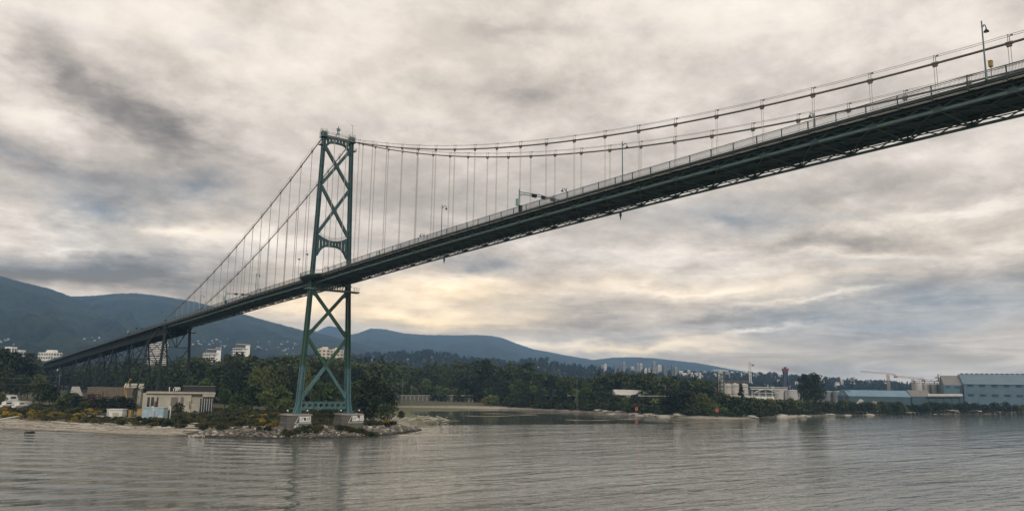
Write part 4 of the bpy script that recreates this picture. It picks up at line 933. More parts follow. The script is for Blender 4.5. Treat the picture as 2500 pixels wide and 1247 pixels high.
# ------------------------------------------------------------------ vegetation
def crown_np(kind, seed, H, Wd, n_leaf, leaf):
    """leaf-sized faces spread through the volume of a crown of many boughs"""
    r = np.random.default_rng(seed); C = []
    if kind == 'conifer':
        nb = 70
        for i in range(nb):
            t = (i+.5)/nb; z = H*(.10+.90*t); R_ = Wd/2*(1-t)**.85*(.75+.5*r.random())+.15; a = r.random()*6.283; k = max(4, int(n_leaf/nb*(1.6-1.2*t)))
            s = r.random(k)**.7; C.append(np.stack([np.cos(a)*R_*s+r.normal(0, .22, k), np.sin(a)*R_*s+r.normal(0, .22, k), z-.28*R_*s*s*1.4+r.normal(0, .18, k)], 1))
    else:
        lobes = {'round': 15, 'tall': 16, 'bush': 10, 'wide': 18}[kind]; z0 = {'round': .22, 'tall': .16, 'bush': .02, 'wide': .16}[kind]
        for i in range(lobes):
            t = (i+.5)/lobes; z = H*(z0+(1-z0)*(.12+.80*t)); prof = {'round': math.sin(math.pi*(.16+.76*t))**.7, 'tall': math.sin(math.pi*(.2+.72*t))**.6, 'bush': math.cos(1.35*t)**.6, 'wide': math.sin(math.pi*(.25+.66*t))**.55}[kind]
            a = i*2.4+r.random(); off = Wd/2*prof*(.30+.42*r.random()); c = np.array([math.cos(a)*off, math.sin(a)*off, z]); rr = Wd*(.15+.12*r.random())*(.6+.5*prof); k = int(n_leaf/lobes)
            d = r.normal(size=(k, 3)); d /= np.linalg.norm(d, axis=1)[:, None]; d[:, 2] = np.abs(d[:, 2])*np.where(r.random(k) < .8, 1, -.7)
            C.append(c+d*(rr*(.55+.5*r.random(k)**.6))[:, None]*np.array([1, 1, .85]))
    P = np.concatenate(C); n = len(P)
    nr = r.normal(size=(n, 3)); nr[:, 2] = np.abs(nr[:, 2])*1.1+.3; nr /= np.linalg.norm(nr, axis=1)[:, None]
    a = np.cross(nr, r.normal(size=(n, 3))); a /= np.linalg.norm(a, axis=1)[:, None]; b = np.cross(nr, a); s = (leaf*(.55+.8*r.random(n)))[:, None]
    V = np.stack([P-a*s-b*s*.55, P+a*s-b*s*.45, P+a*s*.8+b*s*.6, P-a*s*.7+b*s*.5], 1).reshape(-1, 3)
    V[:, 2] = np.maximum(V[:, 2], .03)
    return V, np.arange(4*n).reshape(-1, 4)
def trunk_mb(seed, H, r0, kind):
    r = random.Random(seed); mb = MB(); top = H*(.95 if kind == 'conifer' else .62); pts = [(0, 0, -.6)]
    for i in range(1, 6): pts.append((r.uniform(-.25, .25)*i*.4, r.uniform(-.25, .25)*i*.4, top*i/5))
    mb.tube(pts, [r0*(1.15-i*.18) for i in range(6)], 6)
    if kind != 'conifer':
        for i in range(5):
            p = Vector(pts[2+i % 3]); a = r.random()*6.283; L = H*.22; q = p+Vector((math.cos(a)*L*.8, math.sin(a)*L*.8, L)); mb.tube([p, (p+q)/2+Vector((0, 0, -.06*L)), q], [r0*.4, r0*.28, r0*.1], 5)
    return mb
TREES = {}
def tree_kind(key, kind, leafm, H, Wd, n, leaf, nvar=3, bark='bark'):
    L = []
    for i in range(nvar):
        V, F = crown_np(kind, hash_seed(key)+i, H, Wd, n, leaf); cm = np_mesh('crown', V, F, M[leafm]); tm = trunk_mb(i+3, H, H*.016+.06, kind).mesh('trunk', M[bark]); L.append((cm, tm, V, F))
    TREES[key] = (L, H)
def hash_seed(k): return sum(ord(c)*(i+7) for i, c in enumerate(k)) % 9973
tree_kind('broadleaf', 'round', 'leaf_green', 16, 11, 1500, .46, 4)
tree_kind('dark broadleaf', 'wide', 'leaf_dark', 15, 13, 1600, .46, 3)
tree_kind('tall broadleaf', 'tall', 'leaf_dark', 22, 9.5, 1700, .46, 3, 'bark_pale')
tree_kind('bright broadleaf', 'round', 'leaf_bright', 11, 9, 1300, .40, 3)
tree_kind('conifer', 'conifer', 'needle', 24, 9, 1500, .50, 3)
tree_kind('shrub', 'bush', 'leaf_green', 4.2, 5.6, 620, .26, 3)
tree_kind('dark shrub', 'bush', 'leaf_dark', 4.6, 6.0, 620, .28, 3)
tree_kind('bright shrub', 'bush', 'leaf_bright', 4.0, 5.4, 620, .26, 2)
tree_kind('purple shrub', 'bush', 'leaf_purple', 5.5, 6.0, 700, .26, 1)
tree_kind('broom', 'bush', 'broom', 1.7, 2.8, 420, .14, 3)
tree_kind('scrub', 'bush', 'scrub', 1.5, 3.0, 420, .15, 3)
tree_kind('low dark scrub', 'bush', 'leaf_dark', 1.6, 3.0, 420, .16, 2)
NTREE = 0
def gz(x, y): return float(ground_h(np.array([x]), np.array([y]))[0][0])
def plant(key, p, h, label, group=None, wide=1.0, name='tree', cat='tree', rz=None):
    """one tree or shrub: crown and trunk under an Empty at its foot"""
    global NTREE
    L, H = TREES[key]; cm, tm, _, _ = L[random.randrange(len(L))]; NTREE += 1; s = h/H
    r = empty(name, p, random.random()*6.28 if rz is None else rz); r.scale = (s*wide, s*wide, s)
    link('crown', cm, r); 
    if h > 3: link('trunk', tm, r)
    return tag(r, label, cat, group)
class Mass:
    """a far wood or ground cover nobody could count, merged into one object"""
    def __init__(s): s.V = []; s.F = []; s.n = 0
    def put(s, key, p, h, wide=1.0, thin=1.0):
        L, H = TREES[key]; V, F = L[rng.integers(len(L))][2:]; k = h/H; a = rng.random()*6.28; c, q = math.cos(a), math.sin(a)
        if thin < 1: nf = max(8, int(len(F)*thin)); sel = rng.permutation(len(F))[:nf]; V = V.reshape(-1, 4, 3)[sel]; ce = V.mean(1, keepdims=True); V = (ce+(V-ce)*(1/thin)**.5).reshape(-1, 3); F = np.arange(4*nf).reshape(-1, 4)
        W_ = np.stack([(V[:, 0]*c-V[:, 1]*q)*k*wide+p[0], (V[:, 0]*q+V[:, 1]*c)*k*wide+p[1], V[:, 2]*k+p[2]], 1); s.V.append(W_.astype(np.float32)); s.F.append(F+s.n); s.n += len(V)
    def build(s, name, label, m_, cat=None): return tag(link(name, np_mesh(name, np.concatenate(s.V), np.concatenate(s.F), m_)), label, cat, kind='stuff')

TOPX = [0, 40, 80, 110, 140, 200, 300, 430, 480, 520, 555, 600, 640, 700, 760, 870, 950, 1010, 1080, 1130, 1165, 1190, 1215, 1235, 1265, 1290, 1330, 1400, 1450, 1500, 1560, 1600, 1660, 1720, 1745, 1790, 1840, 1880]
TOPY = [865, 862, 872, 895, 905, 900, 890, 892, 880, 893, 872, 868, 884, 878, 874, 882, 884, 892, 892, 896, 890, 886, 898, 895, 893, 900, 918, 924, 920, 914, 912, 918, 922, 934, 956, 972, 976, 988]
def topy(x): return float(np.interp(x, TOPX, TOPY))
def foot(x, D):
    """ground point in the direction of photo column x at level distance D"""
    d = ray(x, 900); q = CAM+d*(D/d.dot(FH)); return Vector((q.x, q.y, gz(q.x, q.y)))
def hgt(x, y, D): return zat(x, y, D)
wood = Mass(); placed = 0
def zone(x): return 'left of the tower' if x < 700 else ('behind the tower legs' if x < 860 else ('right of the tower' if x < 1150 else ('midway along the far shore' if x < 1450 else 'right of the white shed')))
# the wood: four ranks from the front shrubs to the tallest crowns behind
def rank(x0, x1, Df, frac, step, kinds, jit, individual, wide=1.15):
    x = x0
    while x < x1:
        xx = x+random.uniform(-.4, .4)*step; D = Df(xx)*(random.uniform(.96, 1.05) if frac > .5 else random.uniform(.995, 1.02)); p = foot(xx, D)
        yb = 1247*0+ (CAM.z-p.z)*FPX/D+ (924+.016*xx); yt = topy(xx)+random.uniform(-jit, jit*1.3); y = yb+(yt-yb)*frac*random.uniform(.9, 1.06)
        if 1490 < xx < 1606 and D < 605: y = max(y, 956+random.uniform(0, 9))
        h = max(2.5, hgt(xx, y, D)-p.z)
        key = random.choices(list(kinds), list(kinds.values()))[0]
        if key == 'conifer': h *= 1.08
        if individual:
            nice = {'broadleaf': 'green broadleaf tree', 'dark broadleaf': 'dark spreading broadleaf tree', 'tall broadleaf': 'tall slender dark tree', 'bright broadleaf': 'lighter green leafy tree', 'conifer': 'dark pointed conifer', 'shrub': 'green shore shrub', 'dark shrub': 'dark shore shrub', 'bright shrub': 'light green shore shrub'}[key]
            w_ = {'tall broadleaf': 1.25, 'conifer': 1.0}.get(key, wide)
            plant(key, p, h, nice+' in the wood '+zone(xx), nice+'s in the wood '+zone(xx), w_ if 'shrub' in key else min(w_, 13/h*1.2) if h > 16 else w_, 'shrub' if 'shrub' in key else ('conifer_tree' if key == 'conifer' else 'broadleaf_tree'), 'shrub' if 'shrub' in key else 'tree')
        else: wood.put(key, p, h, wide, .8)
        x += step
sh_D = lambda x: float(np.interp(x, [1150, 1240, 1330, 1420, 1520, 1690, 1800, 1860, 1990, 2200, 2500], [655, 633, 614, 586, 545, 488, 480, 524, 587, 666, 751]))
bk_D = lambda x: float(np.interp(x, [0, 60, 100, 200, 300, 430, 700, 940, 985, 1190, 1240], [640, 700, 900, 800, 690, 590, 520, 600, 860, 840, sh_D(1240)+90])) if x < 1240 else sh_D(x)+90-.04*(x-1240)
md_D = lambda x: float(np.interp(x, [0, 940, 985, 1150, 1235], [580, 555, 820, 800, sh_D(1240)+50])) if x < 1240 else sh_D(x)+50
fr_D = lambda x: float(np.interp(x, [960, 1180, 1240], [790, 770, sh_D(1240)+34])) if x < 1240 else sh_D(x)+33
rank(60, 1800, lambda x: bk_D(x)+60, 1.0, 9, {'broadleaf': 3, 'dark broadleaf': 3, 'tall broadleaf': 2, 'conifer': 1}, 7, False)
rank(60, 1800, lambda x: bk_D(x)+20, .96, 10, {'broadleaf': 3, 'dark broadleaf': 3, 'tall broadleaf': 2}, 6, False)
rank(420, 1800, bk_D, .93, 15.5, {'broadleaf': 4, 'dark broadleaf': 3, 'tall broadleaf': 3, 'conifer': 1.2}, 5, True)
rank(430, 1790, md_D, .62, 17, {'broadleaf': 4, 'dark broadleaf': 2, 'bright broadleaf': 2.5}, 6, True)
rank(990, 1790, fr_D, .36, 12, {'shrub': 4, 'dark shrub': 3, 'bright shrub': 1, 'dark broadleaf': 1}, 8, True)
rank(1010, 1790, lambda x: fr_D(x)-9, .20, 7, {'shrub': 4, 'dark shrub': 4}, 6, False, 1.5)
rank(60, 430, lambda x: bk_D(x)-10, .80, 9, {'broadleaf': 3, 'dark broadleaf': 3, 'conifer': .6}, 8, False)
rank(60, 430, lambda x: bk_D(x)-30, .5, 10, {'broadleaf': 3, 'dark broadleaf': 3}, 8, False)
wood.build('woodland', 'deep continuous wood behind the shore trees', M['leaf_dark'])
# front trees between the pump house and the piers, and the clump right of the tower
def spot(key, x, yb, yt, D, label, group=None, wide=1.0, name='broadleaf_tree', cat='tree'):
    p = foot(x, D); return plant(key, p, max(1, hgt(x, yt, D)-p.z), label, group, wide, name, cat)
for i, (x, yt, D) in enumerate([(556, 950, 455), (590, 962, 440), (622, 940, 450), (655, 955, 430), (690, 945, 445), (575, 985, 415), (610, 990, 410), (668, 985, 405), (700, 972, 415), (780, 958, 420), (815, 950, 430), (765, 985, 390), (800, 990, 385), (835, 980, 390)]):
    spot('bright shrub' if i % 3 else 'bright broadleaf', x, 0, yt, D, 'light green leafy shrub before the wood, '+('between pump house and tower' if x < 720 else 'between the tower legs'), 'leafy shrubs '+('left of the tower' if x < 720 else 'between the tower legs'), 1.1, 'shrub', 'shrub')
for x, yt, D in [(878, 930, 395), (905, 918, 400), (935, 935, 392), (952, 958, 385), (890, 968, 370), (918, 972, 368), (945, 985, 362)]:
    spot('dark broadleaf' if yt < 960 else 'dark shrub', x, 0, yt, D, 'dark '+('tree' if yt < 960 else 'low bush')+' in the clump just right of the tower', 'dark '+('trees' if yt < 960 else 'bushes')+' in the clump right of the tower', .9, 'broadleaf_tree' if yt < 960 else 'shrub', 'tree' if yt < 960 else 'shrub')
spot('tall broadleaf', 1180, 0, 874, 760, 'tall dark crown standing highest above the wood in the middle of the far shore', None, 1.5)
spot('tall broadleaf', 1258, 0, 890, 735, 'broad dark crown left of a twin above the middle of the wood', None, 1.7)
spot('tall broadleaf', 1284, 0, 884, 735, 'broad dark crown right of a twin above the middle of the wood', None, 1.6)
for k, (x, yt, wd) in enumerate([(1967, 914, 1.0), (1990, 911, 1.0)]):
    p = foot(x, 622+8*k); plant('dark broadleaf', p, hgt(x, yt, 622)-p.z, ['left', 'right'][k]+' half of the big round dark tree pair standing alone left of the blue shed', None, .62, 'broadleaf_tree')
spot('conifer', 1808, 0, 937, 560, 'dark broken topped tree before the pale silos right of the far wood', None, 1.25, 'conifer_tree')
spot('conifer', 1345, 0, 938, 640, 'small dark spruce left of the white shed on the far shore', None, 1.2, 'conifer_tree')
spot('conifer', 1378, 0, 946, 625, 'second dark spruce nearer the white shed on the far shore', None, 1.2, 'conifer_tree')
spot('tall broadleaf', 1477, 0, 918, 655, 'narrow dark poplar rising behind the white shed', None, .9)
# left edge trees
for i, (x, yt, D, wd) in enumerate([(8, 852, 520, 1.05), (44, 862, 530, 1.0), (74, 886, 540, 1.0), (-30, 850, 520, 1.1), (20, 905, 490, 1.1), (60, 915, 500, 1.1), (100, 912, 520, 1.1), (-10, 930, 440, 1.0), (14, 960, 420, 1.0)]):
    spot('dark broadleaf' if i % 2 else 'broadleaf', x, 0, yt, D, 'dark tree in the clump at the left edge', 'dark trees at the left edge', wd*.85)
spot('dark broadleaf', 112, 0, 934, 412, 'nearly black round tree beside the white boats at left', None, .95)
spot('dark broadleaf', 138, 0, 940, 420, 'dark bushy tree touching the black round tree at left', None, .9)
spot('bright shrub', 182, 0, 960, 400, 'bright green rounded bush under the viaduct', None, 1.2, 'shrub', 'shrub')
spot('shrub', 160, 0, 972, 396, 'mid green bush left of the bright green bush', None, 1.2, 'shrub', 'shrub')
spot('purple shrub', 234, 0, 962, 392, 'purple leaved bush between the viaduct and the shore', None, 1.2, 'shrub', 'shrub')
for x_, yt_ in ((244, 975), (262, 970), (284, 974), (303, 968), (322, 972), (206, 968), (196, 965)):
    spot('dark shrub', x_, 0, yt_, 395, 'dark bush before the beige anchorage block', 'bushes before the anchorage block', 1.2, 'shrub', 'shrub')
spot('shrub', 216, 0, 978, 388, 'dark bush in front of the purple leaved bush', None, 1.2, 'shrub', 'shrub')
spot('shrub', 445, 0, 984, 345, 'upright green shrub before the cream pump house', None, .8, 'shrub', 'shrub')
spot('dark shrub', 500, 0, 1014, 336, 'low dark bush on the bank right of the upright shrub', None, 1.3, 'shrub', 'shrub')
spot('dark shrub', 478, 0, 1016, 338, 'small dark bush beside the upright shrub', None, 1.3, 'shrub', 'shrub')
spot('dark shrub', 574, 0, 1020, 327, 'single dark bush on the turf above the boulders', None, 1.0, 'shrub', 'shrub')
spot('dark shrub', 984, 0, 1004, 400, 'dark round bush on the driftwood spit', None, 1.1, 'shrub', 'shrub')
spot('bright shrub', 1206, 0, 964, 668, 'yellow green blossoming bush on the inlet shore', None, 1.3, 'shrub', 'shrub')
TREES['yel'] = TREES['broom']
spot('broom', 1190, 0, 970, 672, 'yellow flowering bush beside the inlet shore', None, 1.2, 'shrub', 'shrub')
# shore shrubs along the right
bush = Mass(); r_ = random.Random(4)
for x in np.arange(1790, 2560, 9.0):
    yb = 1000-(x-1790)*.003; D = float(np.interp(x, [1790, 2000, 2300, 2560], [518, 622, 724, 796])); yt = float(np.interp(x, [1790, 1850, 1920, 2040, 2120, 2200, 2300, 2420, 2560], [972, 977, 980, 980, 983, 984, 986, 984, 988]))+r_.uniform(-5, 7)
    p = foot(x+r_.uniform(-3, 3), D+r_.uniform(0, 14)); h = max(2, hgt(x, yt, D)-p.z)
    ds = ['dark bushy shrub along the shore below the industrial yard', 'dark bushy shrub along the shore below the blue sheds'][int(x > 2060)]
    plant('dark shrub' if r_.random() < .6 else 'shrub', p, h, ds, ds.replace('shrub', 'shrubs'), r_.uniform(.9, 1.3), 'shrub', 'shrub')
    for k in range(2):
        q = foot(x+r_.uniform(-5, 5), D+r_.uniform(8, 30)); bush.put('dark shrub', q, h*r_.uniform(.6, .9), 1.4, .5)
    q = foot(x, D-7); bush.put('shrub', q, h*.4, 1.4, .5)
bush.build('undergrowth', 'low tangled undergrowth behind the shore shrubs', M['leaf_dark'])
# ground cover on the banks
cov = {'broom': Mass(), 'scrub': Mass(), 'low dark scrub': Mass()}
NBR = 0
for i in range(2600):
    x = r_.uniform(-60, 1000); D = r_.uniform(262, 430)+max(0, 300-x)*.10; p = foot(x, D)
    if p.z < WZ+1.75 or p.z > 10: continue
    rr_ = r_.random(); d2 = (p.x)**2+(p.y)**2
    if abs(p.x) < 15 and -5.2 < p.y < 6.5: continue
    if abs(p.x) < 19 and p.y < -5: rr_ = .3
    yel = x < 250 or 590 < x < 690 or 940 < x < 1000
    if rr_ < (.16 if yel else .008) and NBR < 46 and D < 372:
        plant('broom', p, r_.uniform(1.2, 2.3), 'yellow flowering broom bush on the bank '+('behind the left beach' if x < 400 else 'near the piers'), 'broom bushes on the bank '+('behind the left beach' if x < 400 else 'near the piers'), 1.3, 'shrub', 'shrub'); NBR += 1
    else:
        k = 'scrub' if rr_ < .62 else ('low dark scrub' if rr_ < .95 or not yel else 'broom'); cov[k].put(k, p, r_.uniform(.5, 1.7), r_.uniform(1, 1.7), .8)
for cx in (-9.8, 9.8):
    for i in range(34):
        p = Vector((cx+r_.uniform(-7, 7), -5.6-r_.uniform(0, 2.4), 0)); p.z = gz(p.x, p.y); cov['scrub' if i % 3 else 'low dark scrub'].put('scrub' if i % 3 else 'low dark scrub', p, r_.uniform(.8, 1.5), 1.4, .8)
cov['broom'].build('flowering_scrub', 'scattered yellow flowering scrub on the bank', M['broom']); cov['scrub'].build('ground_cover', 'olive and brown scrub covering the bank', M['scrub']); cov['low dark scrub'].build('ground_cover', 'dark low brush on the bank', M['leaf_dark'])
# far conifers pricking up along the wooded rise and the foot of the mountain
far = Mass(); xs, V_ = SLOPES['hill6']; tree_kind('far conifer', 'conifer', 'far_wood', 22, 10, 130, 1.7, 4); tree_kind('far round', 'round', 'far_wood', 16, 14, 130, 2.0, 3)
for i in range(3400):
    ix = r_.randrange(len(xs)); k = int(len(V_)*(1-r_.random()**1.6*.92)); k = min(k, len(V_)-1); q = V_[k, ix]; jx, jy = r_.uniform(-14, 14), r_.uniform(-14, 14)
    far.put('far conifer' if r_.random() < .62 else 'far round', (q[0]+jx, q[1]+jy, q[2]-1), r_.uniform(9, 19)*(1 if xs[ix] > 960 else .8), r_.uniform(.8, 1.3))
for x in np.arange(80, 1000, 2.2):
    D = r_.uniform(1250, 1750); yt = topy(x)+r_.uniform(-24, 22)-4; q = foot(x+r_.uniform(-2, 2), D); far.put('far conifer' if r_.random() < .6 else 'far round', q, max(10, hgt(x, yt, D)-q.z)*(.8), .8)
far.build('far_wood', 'distant mixed wood on the rise below the city and mountains', M['far_wood'])

# ------------------------------------------------------------------ boulders and driftwood
ROCKS = []
for i in range(7):
    bm = bmesh.new(); bmesh.ops.create_icosphere(bm, subdivisions=2, radius=.5); r3 = random.Random(i); ax = [Vector((r3.gauss(0, 1), r3.gauss(0, 1), r3.gauss(0, 1))).normalized() for _ in range(9)]; cut = [r3.uniform(.26, .42) for _ in ax]
    for v in bm.verts:
        for a, c in zip(ax, cut):
            d = v.co.dot(a)
            if d > c: v.co -= a*(d-c)
    me = bpy.data.meshes.new('boulder'); bm.to_mesh(me); bm.free(); me.materials.append(M['boulder']); ROCKS.append(me)
RP = []
def bank(x0, x1, n, s0, s1, lo=-.15, hi=1.0):
    """random points on the sloping bank between photo columns x0 and x1"""
    out = []
    seg = [(pz(x, y, WZ), w_, h_) for x, y, w_, h_ in [(470, 1064.5, 12, 2), (520, 1066, 9, 2), (560, 1067, 8, 2), (640, 1069, 7, 2), (740, 1070, 7, 2), (860, 1067, 7, 2), (960, 1060, 7, 2), (1026, 1050, 7, 2), (1022, 1047, 7, 2)]]
    while len(out) < n:
        k = r_.randrange(len(seg)-1); 
        L0 = (seg[k+1][0]-seg[k][0]).length
        if r_.random() > L0/40: continue
        t = r_.random(); a, b = seg[k], seg[k+1]; p = a[0].lerp(b[0], t); d = b[0]-a[0]; nrm = Vector((-d.y, d.x, 0)).normalized()
        if nrm.dot(Vector((3, 4, 0))-p) < 0: nrm = -nrm
        w_ = a[1]+(b[1]-a[1])*t; s = r_.uniform(lo, hi); q = p+nrm*(w_*s+.5); out.append((q, s))
    return out
for i, (q, s) in enumerate(bank(0, 0, 292, .5, 1)):
    z = gz(q.x, q.y); sz = r_.uniform(.9, 1.9); o = link('boulder', ROCKS[i % 7], None, (q.x, q.y, max(z, WZ-.3)+sz*.12), r_.random()*6.28, (sz*r_.uniform(.8, 1.35), sz*r_.uniform(.8, 1.2), sz*r_.uniform(.55, .85)))
    o.rotation_euler[0] = r_.uniform(-.4, .4); tag(o, 'grey riprap boulder in the rock bank in front of the bridge piers', 'boulder', 'boulders of the rock bank')
RV = [np.array([v.co[:] for v in me.vertices]) for me in ROCKS]; RF = [np.array([p.vertices[:] for p in me.polygons]) for me in ROCKS]
def rubble(pts, name, label, m_, s0, s1, flat=.7):
    Vs, Fs, n = [], [], 0
    for (x, y, z) in pts:
        i = r_.randrange(7); s = r_.uniform(s0, s1); a = r_.random()*6.28; c, q = math.cos(a), math.sin(a); v = RV[i]*s*np.array([r_.uniform(.8, 1.4), 1, flat]); Vs.append(np.stack([v[:, 0]*c-v[:, 1]*q+x, v[:, 0]*q+v[:, 1]*c+y, v[:, 2]+z+s*.1], 1)); Fs.append(RF[i]+n); n += len(v)
    tag(link(name, np_mesh(name, np.concatenate(Vs), np.concatenate(Fs), m_)), label, kind='stuff')
rubble([(q.x, q.y, max(gz(q.x, q.y), WZ-.3)) for q, s in bank(0, 0, 2800, 0, 1)], 'riprap', 'smaller grey stones filling the rock bank below the piers', M['boulder'], .45, 1.15)
st_ = []
for i in range(900):
    x = r_.choice([r_.uniform(-40, 480), r_.uniform(1235, 2300), r_.uniform(1000, 1120)]); y = float(np.interp(x, [-40, 0, 480, 1000, 1120, 1235, 1330, 1520, 1690, 1860, 2000, 2300], [1040, 1040, 1058, 1036, 1026, 997, 1000, 1009, 1018, 1017, 1012, 1008]))-r_.uniform(0, 6); q = pz(x, y, WZ+.6); st_.append((q.x, q.y, gz(q.x, q.y)))
rubble([p for p in st_ if p[2] > WZ+.05], 'beach_stones', 'scattered stones along the beaches', M['boulder'], .3, .9, .5)
rk = link('rock', ROCKS[4], None, tuple(pz(73, 1055, WZ)), 1.1, (4.8, 3.4, 1.5)); tag(rk, 'low dark rock breaking the water off the left beach', 'rock')
def log_mesh(seed):
    r3 = random.Random(seed); L = 1.0; pts = [(-.5, 0, 0), (-.2, r3.uniform(-.02, .02), .012), (.15, r3.uniform(-.02, .02), .01), (.5, 0, 0)]
    return MB().tube(pts, [.042, .038, .032, .022], 7).tube([(.1, .0, .01), (.16, .05, .05)], [.014, .006], 5).tube([(-.46, 0, 0), (-.52, .05, .04)], [.03, .01], 5).tube([(-.46, 0, 0), (-.53, -.05, .02)], [.03, .01], 5).mesh('driftwood_log', M['wood_silver'], True)
LOGS = [log_mesh(i) for i in range(5)]
def log(p, L, rz, label, group, tilt=0.0, fat=1.0):
    o = link('driftwood_log', LOGS[r_.randrange(5)], None, p, rz, (L, L*fat, L*fat)); o.rotation_euler[1] = tilt; tag(o, label, 'log', group)
ra = math.atan2(RH.y, RH.x)
for i in range(110):
    x = r_.uniform(1240, 2480); y = float(np.interp(x, [1240, 1330, 1420, 1520, 1600, 1690, 1860, 2000, 2200, 2500], [994, 996, 999, 1003, 1007, 1011.5, 1011, 1007, 1003, 1001]))+r_.uniform(-1.5, 2.5); q = pz(x, y, WZ+1.9); z = gz(q.x, q.y)
    log((q.x, q.y, z+.25), r_.uniform(6, 15), ra+r_.uniform(-.45, .45), 'bleached driftwood log lying along the far shore', 'driftwood logs along the far shore', r_.uniform(-.04, .04), r_.uniform(1.2, 2.0))
for i in range(60):
    x = r_.uniform(-20, 500); q = pz(x, float(np.interp(x, [-20, 300, 500], [1024, 1032, 1040]))+r_.uniform(-4, 9), WZ+2.2); z = gz(q.x, q.y)
    log((q.x, q.y, z+.12), r_.uniform(2.5, 7.5), ra+r_.uniform(-.5, .5), 'pale driftwood log washed up on the left beach', 'driftwood logs on the left beach', r_.uniform(-.08, .1), r_.uniform(.8, 1.3))
log(tuple(pz(12, 1022, WZ+3.0)), 9, ra+.5, 'long pale log leaning up the bank at the left end of the beach', None, -.22)
for i in range(46):
    x = r_.uniform(915, 1090); q = pz(x, r_.uniform(1012, 1024) if x > 985 else r_.uniform(1020, 1032), WZ+1.6); z = gz(q.x, q.y)
    log((q.x, q.y, z+.2), r_.uniform(3, 7), ra+r_.uniform(-1.2, 1.2), 'tangled bleached log in the driftwood pile on the spit right of the piers', 'driftwood logs on the spit', r_.uniform(-.35, .35), r_.uniform(.9, 1.5))

# ------------------------------------------------------------------ buildings
def frame_at(x, D, z=None):
    """point on the ground in photo column x at level distance D, with the heading that faces the camera"""
    p = foot(x, D)
    if z is not None: p.z = z
    return p
FACE = math.atan2(-FH.y, -FH.x)+math.pi/2                 # local -Y looks back at the camera
def px_m(D): return FPX/D
def apartment(x0, x1, yt, D, label, wall, bands, storeys, kind='band', rz=0.0, depth=None, penthouse=True, group=None, zb=None, name='apartment_tower'):
    """tower block: walls, one window part per face strip, balconies and roof plant"""
    xc = (x0+x1)/2; p = frame_at(xc, D, zb); W = (x1-x0)/px_m(D); H = zat(xc, yt, D)-p.z; dp = depth or W*.8
    c, s_ = abs(math.cos(rz)), abs(math.sin(rz)); k = W/(W*c+dp*s_); W *= k; dp *= k
    r = empty(name, p, FACE+rz); tag(r, label, 'apartment building', group)
    mb = MB(); mb.box((0, 0, H/2), (W, dp, H)); mb.box((0, 0, H+.2), (W+.5, dp+.5, .5)); mb.build('wall', M[wall], r)
    fh = H/storeys; n = max(2, int(W/4))
    for fi, (ax, w_, off) in enumerate((('x', W, -dp/2), ('y', dp, W/2 if rz <= 0 else -W/2))):
        mb = MB()
        for f in range(storeys):
            z = fh*(f+.55)
            if kind == 'band':
                if ax == 'x': mb.box((0, off-.02, z), (w_*.94, .3, fh*.5))
                else: mb.box((off+math.copysign(.02, off), 0, z), (.3, w_*.94, fh*.5))
            else:
                m_ = max(2, int(w_/4.2))
                for i in range(m_):
                    q = -w_/2+w_*(i+.5)/m_; g_ = w_/m_*.62
                    if ax == 'x': mb.box((q, off-.02, z), (g_, .3, fh*.52))
                    else: mb.box((off+math.copysign(.02, off), q, z), (.3, g_, fh*.52))
        mb.build('window', M[bands], r)
    mb = MB()
    for f in range(1, storeys):
        for q in ((-.36, .24), (.34, .28)): mb.box((q[0]*W, -dp/2-.75, fh*f), (q[1]*W, 1.5, .22)); mb.box((q[0]*W, -dp/2-1.45, fh*f+.55), (q[1]*W, .1, .9))
    mb.build('balcony', M[wall], r)
    if penthouse:
        mb = MB(); mb.box((W*.1, 0, H+1.9), (W*.45, dp*.5, 3.2)); mb.box((-W*.22, .1*dp, H+1.1), (W*.18, dp*.3, 1.7)); mb.build('roof_plant', M[wall], r)
    return r
def terraced(x0, x1, yt, D, label):
    """white stepped block with deep balconies and a big flat roof canopy, lit on its right-hand faces"""
    xc = (x0+x1)/2; p = frame_at(xc, D); W = (x1-x0)/px_m(D); H = zat(xc, yt, D)-p.z; r = empty('apartment_tower', p, FACE+.45); tag(r, label, 'apartment building'); dp = W*.6; W *= .86
    mb = MB(); mb.box((0, 0, (H-5)/2), (W, dp, H-5)); mb.box((W*.36, 0, (H-1)/2), (W*.26, dp+.6, H-1)); mb.build('wall', M['tower_white'], r)
    n = int(H/3.1); mb = MB()
    for f in range(n-1):
        z = 3.1*f+1.9
        for i in range(6):
            if (i+f*2) % 5 != 4: mb.box((-W*.5+W*(i+.5)/7.4, -dp/2-.03, z), (W/9.5, .25, 1.7))
        for i in range(3): mb.box((W/2+.03, -dp*.35+dp*.35*i, z), (.25, dp*.2, 1.6)); mb.box((-W/2-.03, -dp*.35+dp*.35*i, z), (.25, dp*.24, 1.8))
    mb.build('window', M['window_band'], r)
    mb = MB()
    for f in range(1, n-1): mb.box((-W*.12, -dp/2-.9, 3.1*f), (W*.62, 1.8, .35)); mb.box((-W/2-.7, 0, 3.1*f), (1.4, dp*.7, .35))
    mb.build('balcony', M['white_paint'], r)
    mb = MB(); mb.box((-W*.08, -.6, H-4.8), (W*.86, dp+2.4, .7)); mb.box((W*.1, 0, H), (W*.82, dp+1.2, .6)); mb.build('roof', M['white_paint'], r)
    mb = MB(); mb.box((-.05*W, .2, H-2.5), (W*.6, dp*.8, 4)); mb.build('penthouse', M['window_band'], r)
    mb = MB()
    for q in (-.42, -.2): mb.tube([(q*W, -dp*.3, H-4.5), (q*W, -dp*.3, H-1.2)], .12, 5)
    mb.build('roof_mast', M['pale_steel'], r)
    return r
terraced(492, 537, 853, 1050, 'white stepped apartment block with roof canopy left of the taller one')
terraced(563, 607, 841, 980, 'taller white stepped apartment block with roof canopy nearest the tower')
